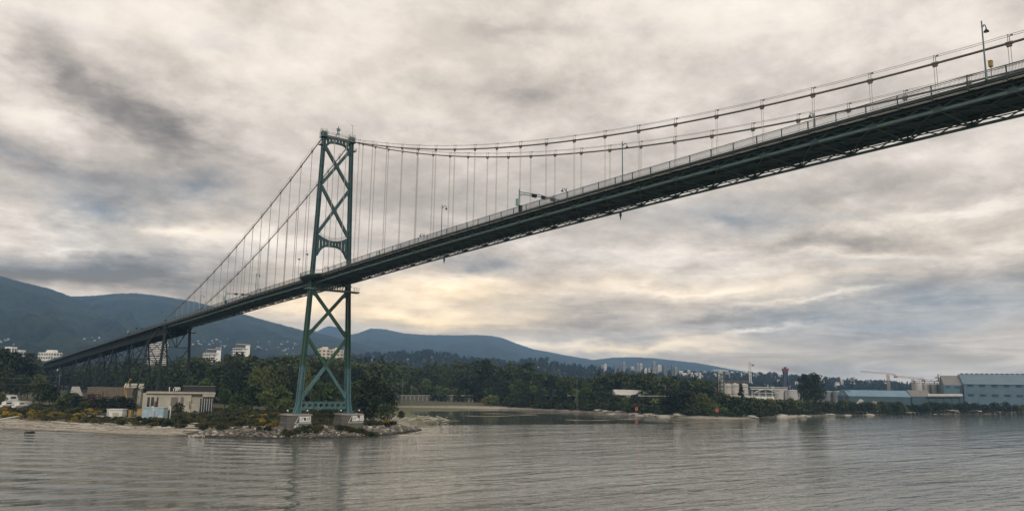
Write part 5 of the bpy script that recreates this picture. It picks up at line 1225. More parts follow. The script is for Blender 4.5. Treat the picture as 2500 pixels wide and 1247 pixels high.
def curvy():
    D = 1000; xc = 381; p = frame_at(xc, D); W = 46/px_m(D); H = zat(xc, 824, D)-p.z; r = empty('apartment_tower', p, FACE); tag(r, 'tall white curved apartment tower with wavy balcony bands seen through the viaduct legs', 'apartment building')
    n = 26; ring = lambda z, k: [((W/2+k+.6*math.sin(2*t+z*.5))*math.cos(t)*1.0, (W*.36+k)*math.sin(t), z) for t in [6.283*j/28 for j in range(28)]]
    MB().loft([ring(0, -1.2), ring(H-2, -1.2)]).build('window_wall', M['window_band'], r)
    mb = MB()
    for f in range(n):
        z = (H-2)*f/n+2.2; s_ = 1.0 if f < n-2 else .8; mb.loft([[(x*s_, y*s_, q) for x, y, q in ring(z+e, .3)] for e in (0, .95)])
    mb.build('balcony_band', M['tower_white'], r); MB().lathe((0, 0, H-2), [(W*.3, 0), (W*.3, 2), (W*.1, 2.4)], 16).build('roof', M['tower_white'], r)
curvy()
apartment(92, 146, 861, 1000, 'wide white slab block with dark window columns above the left end of the viaduct', 'tower_white', 'window_band', 9, 'grid', -.35, 14)
apartment(770, 806, 853, 1050, 'cream slab block behind the tower, left half of the pair', 'tower_tan', 'window_band', 12, 'grid', .3, 16)
apartment(800, 838, 855, 1080, 'cream slab block behind the tower, right half of the pair', 'tower_tan', 'window_band', 12, 'grid', .3, 16)
apartment(10, 32, 847, 1050, 'low white block above the dark trees at the left edge', 'tower_white', 'window_band', 5, 'grid', -.2, 10, penthouse=False)
apartment(42, 54, 855, 1080, 'smaller grey white block right of the low white block at left', 'tower_white', 'window_band', 5, 'grid', -.2, 10, penthouse=False)
apartment(52, 66, 874, 950, 'small flat roofed white block peeping over the left trees', 'tower_white', 'window_band', 4, 'grid', -.2, 10, penthouse=False)
apartment(470, 492, 872, 1000, 'dark flat roofed block left of the stepped white block', 'tower_dark', 'window_band', 5, 'grid', .3, 10, penthouse=False)

# pump house on the point
def pump_house():
    D = 372; p = foot(448, D); p.z = WZ+2.9; k = px_m(D)*1.09; W = 163/k; zt = zat(450, 960, D)-p.z; va = math.atan2(CAM.y-p.y, CAM.x-p.x)+math.pi/2; p = p+Vector((math.cos(va+math.pi/2), math.sin(va+math.pi/2), 0))*4.5; r = empty('pump_house', p, va); tag(r, 'long low cream concrete pump house with black upper storey under the viaduct', 'building')
    dp = 9.0; X = lambda px: (px-448)/k
    MB().box((X(415), 0, zt/2), ((500-384)/k*1.0, dp, zt)).box((X(457), .6, zt/2+.3), ((528-384)/k-.4, dp-1.6, zt+.5)).build('wall', M['cream_wall'], r)
    mb = MB(); mb.box((X(448), -.2, zt+.25), (W+.8, dp+1.6, .75)); mb.box((X(515), -.1, zt-.6), (30/k, dp+1.2, 1.6)); mb.build('roof', M['cream_wall'], r)
    MB().box((X(448), -.1, zt+.75), (W-.2, dp+.6, .25)).build('roof_deck', M['brown_panel'], r)
    mb = MB(); h2 = zat(490, 943, D)-p.z; mb.box((X(491), 2.0, (zt+h2)/2+.3), (80/k, dp-5, h2-zt-.6)); mb.build('upper_storey', M['dark_roof'], r)
    MB().box((X(491), 2.0, h2+.1), (82/k, dp-4.6, .22)).build('upper_roof', M['roof_grey'], r)
    for a, b in ((368, 374), (377, 384), (390, 394)): MB().box((X((a+b)/2), -dp/2-.06, zt*.45), ((b-a)/k, .2, zt*.72)).build('window', M['dark_glass'], r)
    MB().box((X(387.5), -dp/2-.08, zt*.36), (.8, .2, zt*.5)).build('door', M['rust'], r)
    for a, b in ((424, 441), (447, 455)): MB().box((X((a+b)/2), -dp/2-.07, zt*.42), ((b-a)/k, .22, zt*.8)).build('cladding_panel', M['brown_panel'], r)
    fr = MB(); 
    for q in (494, 500, 506, 512, 518, 524): fr.box((X(q), -dp/2-.18, zt*.42), (.16, .14, zt*.7))
    MB().box((X(510), -dp/2-.06, zt*.42), (34/k, .2, zt*.7)).build('glazed_bay', M['dark_glass'], r); fr.build('window_frame', M['white_paint'], r)
    mb = MB(); mb.box((X(471), -dp/2-.15, zt*.35), (.7, .3, 1.6)); mb.tube([(X(470), -dp/2-.3, zt*.42), (X(470), -dp/2-.3, zt*.58), (X(474), -dp/2-.3, zt*.68), (X(478), -dp/2-.3, zt*.66)], .18, 6); mb.build('wall_duct', M['brown_panel'], r)
    for i, q in enumerate((428, 433, 437)):
        MB().tube([(X(q), 0, zt+.8), (X(q), 0, zt+2.0), (X(q)+.3, 0, zt+2.5), (X(q)+.9, 0, zt+2.6), (X(q)+1.2, 0, zt+2.2), (X(q)+1.2, 0, zt+1.2)], .22, 8).build('roof_vent', M['white_paint'], r, True)
    MB().tube([(X(418), 0, zt+.8), (X(418), 0, zt+2.9)], .2, 8).build('chimney', M['white_paint'], r)
    MB().tube([(X(472), 2, h2), (X(472), 2, zat(472, 920, D)-p.z)], .07, 5).build('aerial', M['pale_steel'], r)
pump_house()
def tank_box():
    D = 316; p = foot(388, D); p.z = WZ+1.7; k = px_m(D); r = empty('blue_container', p, FACE); tag(r, 'pale blue steel chamber with two goosenecked vents before the pump house', 'chamber'); W, H = 51/k, (zat(388, 995, D)-p.z)
    MB().box((0, 0, H/2), (W, 4, H)).box((0, 0, H+.1), (W+.3, 4.3, .22)).build('chamber_body', M['pale_blue_steel'], r)
    mb = MB()
    for q in (-.25, .25): mb.box((q*W, -2.03, H*.5), (.1, .1, H))
    mb.build('seam', M['tower_grey'], r)
    mb = MB(); mb.box((W*.36, -2.06, H*.32), (1.5, .08, 1.5)); sg = mb.build('sign_plate', M['white_paint'], r)
    mb = MB(); mb.tube([(W*.36+.36*math.cos(t*.5), -2.14, H*.32+.45*math.sin(t*.5)) for t in range(13)], .07, 5); mb.box((W*.36, -2.14, H*.32), (.3, .05, .5)); mb.build('sign_mark', M['black_rubber'], sg)
    return p, W, H, k
tp, tW, tH, tk = tank_box()
for i, (x, lb) in enumerate([(383, 'white goosenecked vent pipe in front of the pale blue chamber'), (425, 'white goosenecked vent pipe right of the pale blue chamber')]):
    D = 311; p = foot(x, D); p.z = WZ+1.6; top = zat(x, 992, D)-p.z; r = empty('vent_pipe', p, FACE); tag(r, lb, 'vent pipe', 'gooseneck vents at the pump house')
    MB().tube([(0, 0, 0), (0, 0, top-.5), (-.12, 0, top-.15), (-.45, 0, top), (-.8, 0, top-.15), (-.95, 0, top-.5), (-.95, 0, top-.9)], .20, 10).build('pipe', M['white_paint'], r, True)
    MB().lathe((0, 0, -.2), [(.6, 0), (.6, .5), (.3, .6), (.3, .9)], 12).build('pipe_collar', M['white_paint'], r)
def yard():
    D = 322
    p = foot(296, D); p.z = WZ+1.6; k = px_m(D); r = empty('pump_shed', p, FACE); tag(r, 'white flat roofed equipment shed left of the pale blue chamber', 'shed'); H = zat(296, 999, D)-p.z
    MB().box((0, 0, H/2), (36/k, 4, H)).build('wall', M['white_paint'], r); MB().box((0, 0, H+.1), (39/k, 4.6, .25)).build('roof', M['white_paint'], r); MB().box((-16/k, -2.05, H*.45), (.8, .1, H*.8)).build('door', M['tower_grey'], r); MB().box((3/k, -2.05, H*.55), (14/k, .1, H*.4)).build('louvre', M['cream_wall'], r)
    for x, w, y, lb in ((329, 6, 1001, 'small yellow hopper on the pipe rack'), (353, 12, 998, 'larger yellow cabinet beside the pale blue chamber')):
        q = foot(x, D+2); q.z = WZ+2.3; h = zat(x, y, D+2)-q.z; o = MB().box((0, 0, h/2), (w/k, 1.6, h)).box((0, 0, h+.06), (w/k+.2, 1.8, .12)).box((0, -.82, h*.55), (w/k*.7, .06, h*.6)).build('yellow_cabinet', M['yellow_paint'], None, loc=q, rz=FACE); tag(o, lb, 'cabinet')
    q = foot(330, D-5); q.z = WZ+1.5; r = empty('pipe_rack', q, FACE); tag(r, 'low grey pipe rack and loading platform between the white shed and the chamber', 'pipe rack')
    mb = MB(); 
    for z in (.5, 1.3): mb.tube([(-40/k, 0, z), (30/k, 0, z+.05)], .16, 8); mb.tube([(-40/k, .7, z), (20/k, .7, z)], .12, 8)
    mb.tube([(12/k, 0, 1.3), (22/k, 0, 2.0), (38/k, 0, 2.1)], .16, 8); mb.build('pipe', M['silo_white'], r)
    mb = MB()
    for i in range(9): mb.box(((-40+8*i)/k, .4, .8), (.18, 1.6, 1.7))
    mb.build('rack_post', M['tower_grey'], r)
    mb = MB(); mb.box((-8/k, 2.2, 1.9), (52/k, 2.4, .18))
    for i in range(7): mb.tube([((-32+8*i)/k, 1.1, 1.9), ((-32+8*i)/k, 1.1, 3.0)], .05, 4)
    mb.tube([(-32/k, 1.1, 3.0), (16/k, 1.1, 3.0)], .05, 4); mb.build('platform', M['roof_grey'], r)
    mb = MB(); mb.box((10/k, 1.9, 3.4), (13/k, 1.6, .12)); 
    for i in (4, 10, 16): mb.tube([(i/k, 1.3, 2), (i/k, 1.3, 4.2)], .07, 4)
    mb.tube([(4/k, 1.3, 4.2), (16/k, 1.3, 4.2)], .07, 4); mb.build('valve_frame', M['silo_white'], r)
    q = foot(255, D+8); q.z = WZ+1.9; r = empty('concrete_ramp', q, FACE-.15); tag(r, 'grey concrete ramp wall left of the white equipment shed', 'ramp'); MB().prism([(-28/k, -1), (28/k, -1), (28/k, 1), (-28/k, 1)], -1, 1.6).build('ramp_wall', M['concrete'], r)
    mb = MB(); mb.tube([(-27/k, -.8, 2.5), (27/k, -.8, 2.5)], .06, 4)
    for i in range(8): mb.tube([((-27+7.7*i)/k, -.8, 1.5), ((-27+7.7*i)/k, -.8, 2.5)], .05, 4)
    mb.build('ramp_rail', M['pale_steel'], r)
    # chain fences
    for (xa, ya, xb, yb_, D0, lb, n) in [(372, 0, 552, 0, 326, 'chain link fence in front of the cream pump house', 20), (632, 0, 700, 0, 300, 'low wire fence left of the near pier', 9), (760, 0, 825, 0, 288, 'low wire fence between the two piers', 8)]:
        a, b = foot(xa, D0), foot(xb, D0+(18 if n == 20 else 3)); r = empty('fence', a); tag(r, lb, 'fence'); d = b-a; mb = MB()
        for i in range(n+1):
            q = d*(i/n); q.z = gz(a.x+q.x, a.y+q.y)-a.z; mb.tube([q-Vector((0, 0, .3)), q+Vector((0, 0, 1.9 if n == 20 else 1.3))], .06, 4)
        mb.build('fence_post', M['pale_steel'], r); mb = MB()
        for z in (([.3, 1.0, 1.85]) if n == 20 else [.6, 1.2]): mb.tube([d*(i/n)+Vector((0, 0, z+gz(a.x+d.x*i/n, a.y+d.y*i/n)-a.z)) for i in range(n+1)], .028, 4)
        mb.build('fence_wire', M['pale_steel'], r)
    pth = [foot(x, D_) for x, D_ in ((472, 318), (520, 310), (565, 303))]; mb = MB()
    for a, b in zip(pth, pth[1:]):
        n_ = Vector((-(b-a).y, (b-a).x, 0)).normalized()*2.2; mb.hexa([a-n_-Vector((0, 0, .4)), b-n_-Vector((0, 0, .4)), b+n_-Vector((0, 0, .4)), a+n_-Vector((0, 0, .4)), a-n_+Vector((0, 0, .12)), b-n_+Vector((0, 0, .12)), b+n_+Vector((0, 0, .12)), a+n_+Vector((0, 0, .12))])
    mb.build('path', M['concrete']); tag(bpy.data.objects['path'], kind='structure')
    # anchorage and yard behind, under the viaduct
    D = 470; k = px_m(D); q = foot(282, D); r = empty('cable_anchorage', q, FACE+.2); tag(r, 'beige stained concrete cable anchorage block under the viaduct', 'anchorage'); zt = zat(282, 947, D)-q.z
    MB().box((0, 0, zt/2-.5), (100/k, 12, zt+1)).box((-32/k, -1, zt/2-1.5), (34/k, 13, zt-1)).build('anchorage_block', M['beige_block'], r)
    mb = MB(); mb.box((0, 0, zt+.2), (102/k, 12.4, .5)); [mb.box(((-48+12*i)/k, -6.05, zt*.5), (.3, .2, zt)) for i in range(9)]; mb.build('block_coping', M['brown_panel'], r)
    D = 480; q = foot(332, D); r = empty('yard_house', q, FACE+.3); tag(r, 'pale gabled house roof seen behind the viaduct legs', 'house'); k = px_m(D); zt = zat(332, 948, D)-q.z
    MB().box((0, 0, zt/2), (9, 8, zt)).build('wall', M['cream_wall'], r); MB().loft([[(x, -4.6, zt), (x, 4.6, zt), (x, 0, zt+3)] for x in (-5.2, 5.2)]).build('roof', M['cream_wall'], r); MB().box((-1, -4.05, zt*.5), (2.2, .1, 1.6)).build('window', M['dark_glass'], r)
    # small excavator: yellow arm rising behind the trestle
    D = 440; q = foot(318, D); r = empty('excavator', q, FACE); tag(r, 'yellow excavator with raised arm working under the viaduct', 'excavator'); zt = zat(320, 925, D)-q.z
    MB().box((0, 0, 2.1), (3.4, 2.6, 1.6)).box((-.9, -.5, 3.4), (1.4, 1.3, 1.4)).build('excavator_body', M['yellow_paint'], r)
    for y in (-1.1, 1.1): MB().prism([(-2.2, y-.3), (2.2, y-.3), (2.2, y+.3), (-2.2, y+.3)], .1, 1.1).build('track', M['black_rubber'], r)
    MB().bar((1, 0, 2.5), (-2.2, 0, zt*.66), .45, .35).bar((-2.2, 0, zt*.66), (.6, 0, zt), .34, .3).build('excavator_arm', M['yellow_paint'], r); MB().box((.7, 0, zt-.1), (.9, .8, .7)).build('bucket', M['yellow_paint'], r)
    D = 470; q = foot(195, D); r = empty('glazed_gable', q, FACE-.2); tag(r, 'white A shaped gable with dark panes beside the trestle bents', 'gable house'); zt = zat(188, 943, D)-q.z
    mb = MB(); mb.loft([[(-3.5, y, 0), (4.5, y, 0), (-1.5, y, zt)] for y in (-3, 3)]); mb.build('wall', M['silo_white'], r); mb = MB()
    for t in (.28, .52, .74): mb.bar((-3.2+1.6*t, -3.05, zt*t), (4.2-5.4*t, -3.05, zt*t), .35, .12)
    mb.build('window_frame', M['dark_roof'], r)
yard()
def boat(x, D, L, lb, y, cabin):
    p = foot(x, D); r = empty('motor_boat', p, FACE+1.35); tag(r, lb, 'boat', 'white motor boats on land at the left'); H = zat(x, y, D)-p.z; h = H*.55
    sec = lambda t, w, z0: [(t*L, -w, h), (t*L, -w*.75, z0+.4), (t*L, 0, z0), (t*L, w*.75, z0+.4), (t*L, w, h)]
    MB().loft([sec(-.5, 1.5, .7), sec(-.1, 1.7, .6), sec(.3, 1.2, .8), sec(.5, .1, 1.6)]).build('hull', M['white_paint'], r)
    if cabin:
        MB().loft([[(-.3*L, y_, h), (.25*L, y_, h), (.1*L, y_, H), (-.28*L, y_, H)] for y_ in (-1.2, 1.2)]).build('cabin', M['white_paint'], r); mb = MB(); mb.box((-.08*L, 0, h+(H-h)*.55), (L*.3, 2.46, (H-h)*.35)); mb.build('cabin_window', M['dark_glass'], r)
    mb = MB(); [mb.tube([(t*L, w, 0), (t*L, w*.6, 1.2)], .1, 4) for t in (-.3, .25) for w in (-1, 1)]; mb.build('boat_stand', M['tower_grey'], r)
for i, (x, D, L, y, cab, lb) in enumerate([(30, 400, 9, 980, True, 'white motor boat on stands at the left edge, nearest the dark bush'), (62, 398, 9, 981, True, 'white motor boat on stands close beside the black round tree'), (40, 425, 11, 964, True, 'larger white motor boat behind, left of the pair'), (66, 425, 11, 966, False, 'open white hull behind the boat next to the black tree')]): boat(x, D, L, lb, y, cab)

# white sheds and rail line on the far shore
def shed_far():
    D = 603; k = px_m(D); p = foot(1548, D); r = empty('white_shed', p, FACE+.12); tag(r, 'low white roofed shed among the trees on the far shore', 'shed'); H = zat(1548, 951, D)-p.z; W = 100/k; zl = zat(1548, 964, D)-p.z
    MB().box((0, 0, zl/2), (W, 16, zl)).build('wall', M['cream_wall'], r); MB().loft([[(x, -9, zl), (x, 9, zl), (x, 0, H)] for x in (-W/2-.6, W/2+.6)]).build('roof', M['silo_white'], r)
    mb = MB(); [mb.box((-W*.4+W*.8*i/6, -8.06, zl*.55), (W*.07, .15, zl*.5)) for i in range(7)]; mb.build('window', M['brown_panel'], r)
    D = 720; p = foot(1440, D); r = empty('pale_shed', p, FACE); tag(r, 'small pale shed roof left of the white shed', 'shed'); H = zat(1440, 947, D)-p.z
    MB().box((0, 0, H/2-.5), (30/px_m(D), 8, H-1)).build('wall', M['cream_wall'], r); MB().loft([[(x, -5, H-1), (x, 5, H-1), (x, 0, H)] for x in (-6, 6)]).build('roof', M['roof_grey'], r)
shed_far()
def rail_wall(xa, xb, y, D0, D1, lb, solid=False):
    a, b = pd(xa, y, D0), pd(xb, y, D1); r = empty('retaining_wall' if solid else 'trestle_bridge', (a.x, a.y, 0)); tag(r, lb, 'wall' if solid else 'rail bridge', None if solid else 'white rail trestles along the inlet'); d = b-a; mb = MB(); L = math.hypot(d.x, d.y); rz = math.atan2(d.y, d.x)
    mb.bar((0, 0, a.z), Vector((d.x, d.y, b.z)), 1.6, .55); mb.build('coping' if solid else 'beam', M['silo_white'], r); mb = MB()
    if solid:
        mb.bar((0, 0, a.z/2-.3), Vector((d.x, d.y, a.z/2-.3)), 1.2, a.z-.6); mb.build('wall_face', M['dark_concrete'], r); mb = MB(); n = int(L/4)
        for i in range(n+1): q = d*(i/n); mb.box((q.x-FH.x*.8, q.y-FH.y*.8, a.z/2), (1.0, .9, a.z-.8), rz)
        mb.build('buttress', M['concrete'], r); return
    n = max(3, int(L/9))
    for i in range(n+1):
        q = d*(i/n); mb.box((q.x, q.y, (a.z-.6)/2), (.6, 1.2, a.z-.6), rz)
    mb.build('pile', M['dark_roof'], r)
rail_wall(962, 1155, 965, 775, 765, 'long grey retaining wall with white coping behind the tidal flat', True)
rail_wall(1290, 1465, 965, sh_D(1290)+42, sh_D(1465)+42, 'white edged rail trestle glimpsed through the shore trees left of the white shed')
rail_wall(1560, 1640, 966, sh_D(1560)+42, sh_D(1640)+42, 'short white edged rail trestle right of the white shed')
for x, y, D, lb in [(1377, 997.5, sh_D(1553)+11, ''), (1553, 997.5, sh_D(1553)+12, 'orange red square daymark on the shore below the white shed'), (1748, 1000.5, sh_D(1748)+12, 'orange red square daymark on the shore near the right end of the wood')]:
    if not lb: continue
    p = foot(x, D); r = empty('daymark', p, FACE); tag(r, lb, 'daymark', 'red daymarks on the far shore'); zt = zat(x, y, D)-p.z
    MB().box((0, 0, zt), (1.9, .12, 2.2)).build('daymark_board', M['signal_red'], r); MB().tube([(0, .1, -.3), (0, .1, zt+1.1)], .08, 6).build('daymark_post', M['pale_steel'], r); MB().box((0, -.09, zt), (.35, .06, 2.1)).build('daymark_stripe', M['rust'], r)
for x, yt, D, lb in [(984, 925, 560, 'slender grey utility pole before the wood right of the tower'), (1409, 925, 600, 'slender grey utility pole left of the white shed'), (1624, 938, 540, 'slender grey utility pole right of the white shed'), (148, 910, 455, 'pale utility pole under the left part of the viaduct'), (1007, 938, 570, 'short grey utility pole beside the taller one right of the tower')]:
    p = foot(x, D); r = empty('utility_pole', p, FACE); tag(r, lb, 'utility pole', 'utility poles'); zt = zat(x, yt, D)-p.z
    MB().tube([(0, 0, -.3), (0, 0, zt)], [.17, .11], 6).build('pole', M['pale_steel'], r); MB().box((0, 0, zt-1), (2.2, .12, .14)).box((0, 0, zt-2.2), (1.6, .12, .14)).build('cross_arm', M['bark_pale'], r)
a, b = pd(-40, 919, 470), pd(150, 916, 455)
for k_, dz in enumerate((0, -3.4)):
    n = 12; o = MB().tube([a.lerp(b, i/n)+Vector((0, 0, dz-1.2*math.sin(math.pi*i/n))) for i in range(n+1)], .05, 4).build('overhead_cable', M['pale_steel']); tag(o, ['upper', 'lower'][k_]+' overhead cable sagging from the pale pole to the left edge', 'cable')
for x, y, nm in [(1180, 1010, 'a'), (1275, 1013, 'b'), (1010, 1008, 'c')]: pass
for (xa, xb, y, w) in [(1135, 1310, 1014, 5), (1180, 1420, 1008, 3), (1640, 1760, 1030, 4), (1380, 1560, 1024, 2.2)]:
    mb = MB(); n = 16; top, bot = [], []
    for i in range(n+1):
        t = i/n; c = pz(xa+(xb-xa)*t, y+1.5*math.sin(t*5), WZ); hw = w*math.sin(math.pi*t)**.6*(.8+.4*random.random())+.2; top.append(c+FH*hw); bot.append(c-FH*hw)
    rings = [[tuple(b_-Vector((0, 0, .5))), tuple(b_), tuple((b_+t_)/2+Vector((0, 0, .16+.1*math.sin(i)))), tuple(t_), tuple(t_-Vector((0, 0, .5)))] for i, (b_, t_) in enumerate(zip(bot, top))]
    tag(MB().loft(rings).build('sandbar', M['brown_heap'], None, True), kind='structure')

# ------------------------------------------------------------------ industrial waterfront on the right
def gable_shed(name, label, a, b, dp, ze, zr, wall, roof, zb=None, ribs=True, rows=()):
    """long shed between two front corners on the ground: walls, pitched roof, rows of openings"""
    r = empty(name, a, math.atan2((b-a).y, (b-a).x)); tag(r, label, 'shed'); L = math.hypot((b-a).x, (b-a).y); z0 = -2
    MB().box((L/2, dp/2, (ze+z0)/2), (L, dp, ze-z0)).build('wall', M[wall], r)
    MB().loft([[(x, -.6, ze), (x, dp+.6, ze), (x, dp*.62, zr), (x, dp*.38, zr)] for x in (-.5, L+.5)]).build('roof', M[roof], r)
    return r, L
def big_shed():
    D = 830; a, b = foot(2350, D), foot(2620, D-40); r = empty('storage_shed', a, math.atan2((b-a).y, (b-a).x)); tag(r, 'huge pale blue metal storage shed at the right edge', 'shed'); L = math.hypot((b-a).x, (b-a).y); k = px_m(D)
    ze, zr, zm = zat(2350, 937, D)-a.z, zat(2330, 913, D+45)-a.z, zat(2350, 962, D)-a.z; dp = 95.0
    MB().box((L/2, dp/2, ze/2-1), (L, dp, ze+2)).build('wall', M['blue_metal_pale'], r)
    MB().loft([[(x, -.8, ze), (x, dp+.8, ze), (x, dp*.54, zr), (x, dp*.46, zr)] for x in (-.4, L+.6)]).build('roof', M['blue_metal_pale'], r)
    mb = MB(); [mb.box((3+(L-6)*i/19, dp*.5, zr+.5), (3.2, 5, 1.1)) for i in range(20)]; mb.build('ridge_vent', M['teal_metal'], r)
    for q, z in (('upper', ze-1.6), ('lower', ze*.55)):
        for i in range(9): MB().box((6+(L-10)*i/8, -.25, z), (5.0, .5, 1.7)).box((6+(L-10)*i/8, -.7, z+1.1), (5.4, 1.4, .2)).build('louvre', M['teal_metal'], r)
    for i in range(int(L/6)): pass
    # end wing left of the main hall
    MB().box((-9, dp*.45, ze/2-1.5), (18, dp*.8, ze+1)).build('end_wing', M['blue_metal_pale'], r); MB().loft([[(x, dp*.05, ze-1), (x, dp*.85, ze-1), (x, dp*.5, zr-1.5)] for x in (-18, -.45)]).build('wing_roof', M['roof_grey'], r)
    for i in range(2): MB().box((-14+8*i, dp*.05-.2, ze-3), (4, .5, 1.8)).build('louvre', M['teal_metal'], r)
    mb = MB(); mb.tube([(-20, dp*.5, zr-8), (-20, dp*.5, zr)], .6, 6); mb.box((-20, dp*.5, zr-4), (7, 5, 1)); mb.box((-20, dp*.5, zr-8), (6, 5, .6)); [mb.bar((-23, dp*.5-1.5, zr-8+4*i), (-17, dp*.5-1.5, zr-4+4*i), .3) for i in range(2)]; mb.build('conveyor_head', M['roof_grey'], r)
big_shed()
def low_shed():
    D = 760; a, b = foot(2069, D), foot(2222, D-6); k = px_m(D); ze, zr = zat(2069, 966, D)-a.z, zat(2075, 951, D+18)-a.z
    r, L = gable_shed('storage_shed', 'long low shed with bright blue roof and dark teal wall left of the huge shed', a, b, 36, ze, zr, 'teal_metal', 'blue_metal')
    MB().box((L*.42, -.08, ze*.5), (1.4, .2, 1.4)).build('window', M['white_paint'], r); MB().box((L/2, -.1, ze-.3), (L, .3, .35)).build('gutter', M['pale_steel'], r)
    a2, b2 = foot(2222, D-8), foot(2345, D-14); ze2 = zat(2290, 968, D)-a2.z
    r = empty('storage_shed', a2, math.atan2((b2-a2).y, (b2-a2).x)); tag(r, 'dark teal annex with lean roof joining the low shed and the huge shed', 'shed'); L2 = math.hypot((b2-a2).x, (b2-a2).y)
    MB().box((L2/2+.1, 14, ze2/2-1), (L2, 27, ze2+2)).build('wall', M['teal_metal'], r); zt = zat(2240, 952, D)-a2.z
    MB().loft([[(x, 2, ze2+.02), (x, 26, ze2+.02), (x, 14, z)] for x, z in ((.3, zt), (L2*.42, zt))]).build('roof', M['roof_grey'], r)
    MB().loft([[(x, 4, ze2+.02), (x, 20, ze2+.02), (x, 12, z)] for x, z in ((L2*.44, zt-3), (L2*.66, zt-4))]).build('roof', M['roof_grey'], r)
    MB().tube([(L2*.30, -1.2, ze2+1.0), (L2*.98, -1.2, ze2+1.6)], 1.5, 10).build('conveyor_tube', M['silo_white'], r)
    mb = MB(); [mb.bar((L2*(.34+.15*i), -1.2, -1), (L2*(.34+.15*i), -1.2, ze2), .4) for i in range(5)]; mb.build('conveyor_leg', M['teal_metal'], r)
    MB().box((L2*.62, -.06, ze2*.45), (1.2, .2, 1.0)).build('window', M['white_paint'], r)
    c, d = foot(2054, D+14), foot(2070, D+10); ze3 = zat(2060, 952, D)-c.z
    r = empty('blue_cabin', c, math.atan2((d-c).y, (d-c).x)); tag(r, 'small pale blue lattice end bay at the left end of the long low shed', 'end bay'); W = math.hypot((d-c).x, (d-c).y)
    MB().box((W/2, 6, ze3/2), (W-.4, 12, ze3)).box((W/2, 6, ze3+.2), (W+1, 13, .5)).build('wall', M['blue_metal'], r); mb = MB(); [mb.bar((W*(i % 2), -.2, ze3*i/5), (W*((i+1) % 2), -.2, ze3*(i+1)/5), .35) for i in range(5)]; mb.build('brace', M['white_paint'], r)
low_shed()
SILO = None
for i, x in enumerate((2240, 2258, 2276, 2294)):
    D = 900; p = foot(x, D); k = px_m(D); H = zat(x, 937, D)-p.z
    if SILO is None:
        SILO = empty('silo', p); MB().lathe((0, 0, 0), [(4.3, 0), (4.3, H), (3.9, H+.5), (.3, H+1.3)], 20).build('silo_shell', M['silo_white'], SILO); mb = MB(); mb.tube([(4.3*math.cos(t*.6283), 4.3*math.sin(t*.6283), H+1.8) for t in range(11)], .14, 4)
        for t in range(10): mb.tube([(4.3*math.cos(t*.6283), 4.3*math.sin(t*.6283), H), (4.3*math.cos(t*.6283), 4.3*math.sin(t*.6283), H+1.8)], .12, 4)
        mb.build('silo_rail', M['rust'], SILO); MB().box((0, -4.4, H/2), (.7, .3, H)).build('silo_ladder', M['roof_grey'], SILO); o = SILO
    else: o = copy_tree(SILO)
    o.location = p; tag(o, 'pale round silo, %s of the four behind the low sheds' % ['leftmost', 'second from left', 'third from left', 'rightmost'][i], 'silo', 'silos behind the low sheds')
q = foot(2267, 903); zt = zat(2267, 937, 903)-q.z; r = empty('silo_gantry', q, FACE); tag(r, 'rusty brown walkway gantry running over the four pale silos', 'gantry'); mb = MB(); mb.box((0, 0, zt+3.2), (78/px_m(903), 3, .6)); [mb.bar((-17+3.4*i, -1.4, zt+3.2), (-17+3.4*(i+1), -1.4, zt+5.4 if i % 2 else zt+3.2), .25) for i in range(10)]; mb.bar((-17, -1.4, zt+5), (17, -1.4, zt+5), .3); [mb.bar((-16.5+11*i, 0, 0), (-16.5+11*i, 0, zt+3), .7) for i in range(4)]; mb.build('gantry_frame', M['rust'], r)
def tank(x0, x1, yt, D, label, m_='tower_grey'):
    xc = (x0+x1)/2; p = foot(xc, D); R_ = (x1-x0)/px_m(D)/2; H = zat(xc, yt, D)-p.z; r = empty('storage_tank', p); tag(r, label, 'tank', 'round storage tanks')
    MB().lathe((0, 0, -1), [(R_, 0), (R_, H), (R_*.6, H+R_*.12), (.2, H+R_*.18)], 28).build('tank_shell', M[m_], r); MB().lathe((0, 0, H-1.1), [(R_+.12, 0), (R_+.25, .1), (R_+.25, .5), (R_+.12, .6)], 28).build('tank_rim', M['silo_white'], r); MB().box((0, -R_-.2, H/2), (.6, .3, H)).build('tank_ladder', M['roof_grey'], r)
tank(1918, 1948, 951, 850, 'wide grey storage tank left of the round tree pair')
tank(2010, 2030, 953, 860, 'dark grey storage tank right of the round tree pair', 'tower_dark')
tank(2032, 2052, 953, 850, 'second dark storage tank beside the end bay of the low shed', 'tower_dark')
tank(1890, 1914, 950, 860, 'pale storage tank behind the arched pipe', 'silo_white')
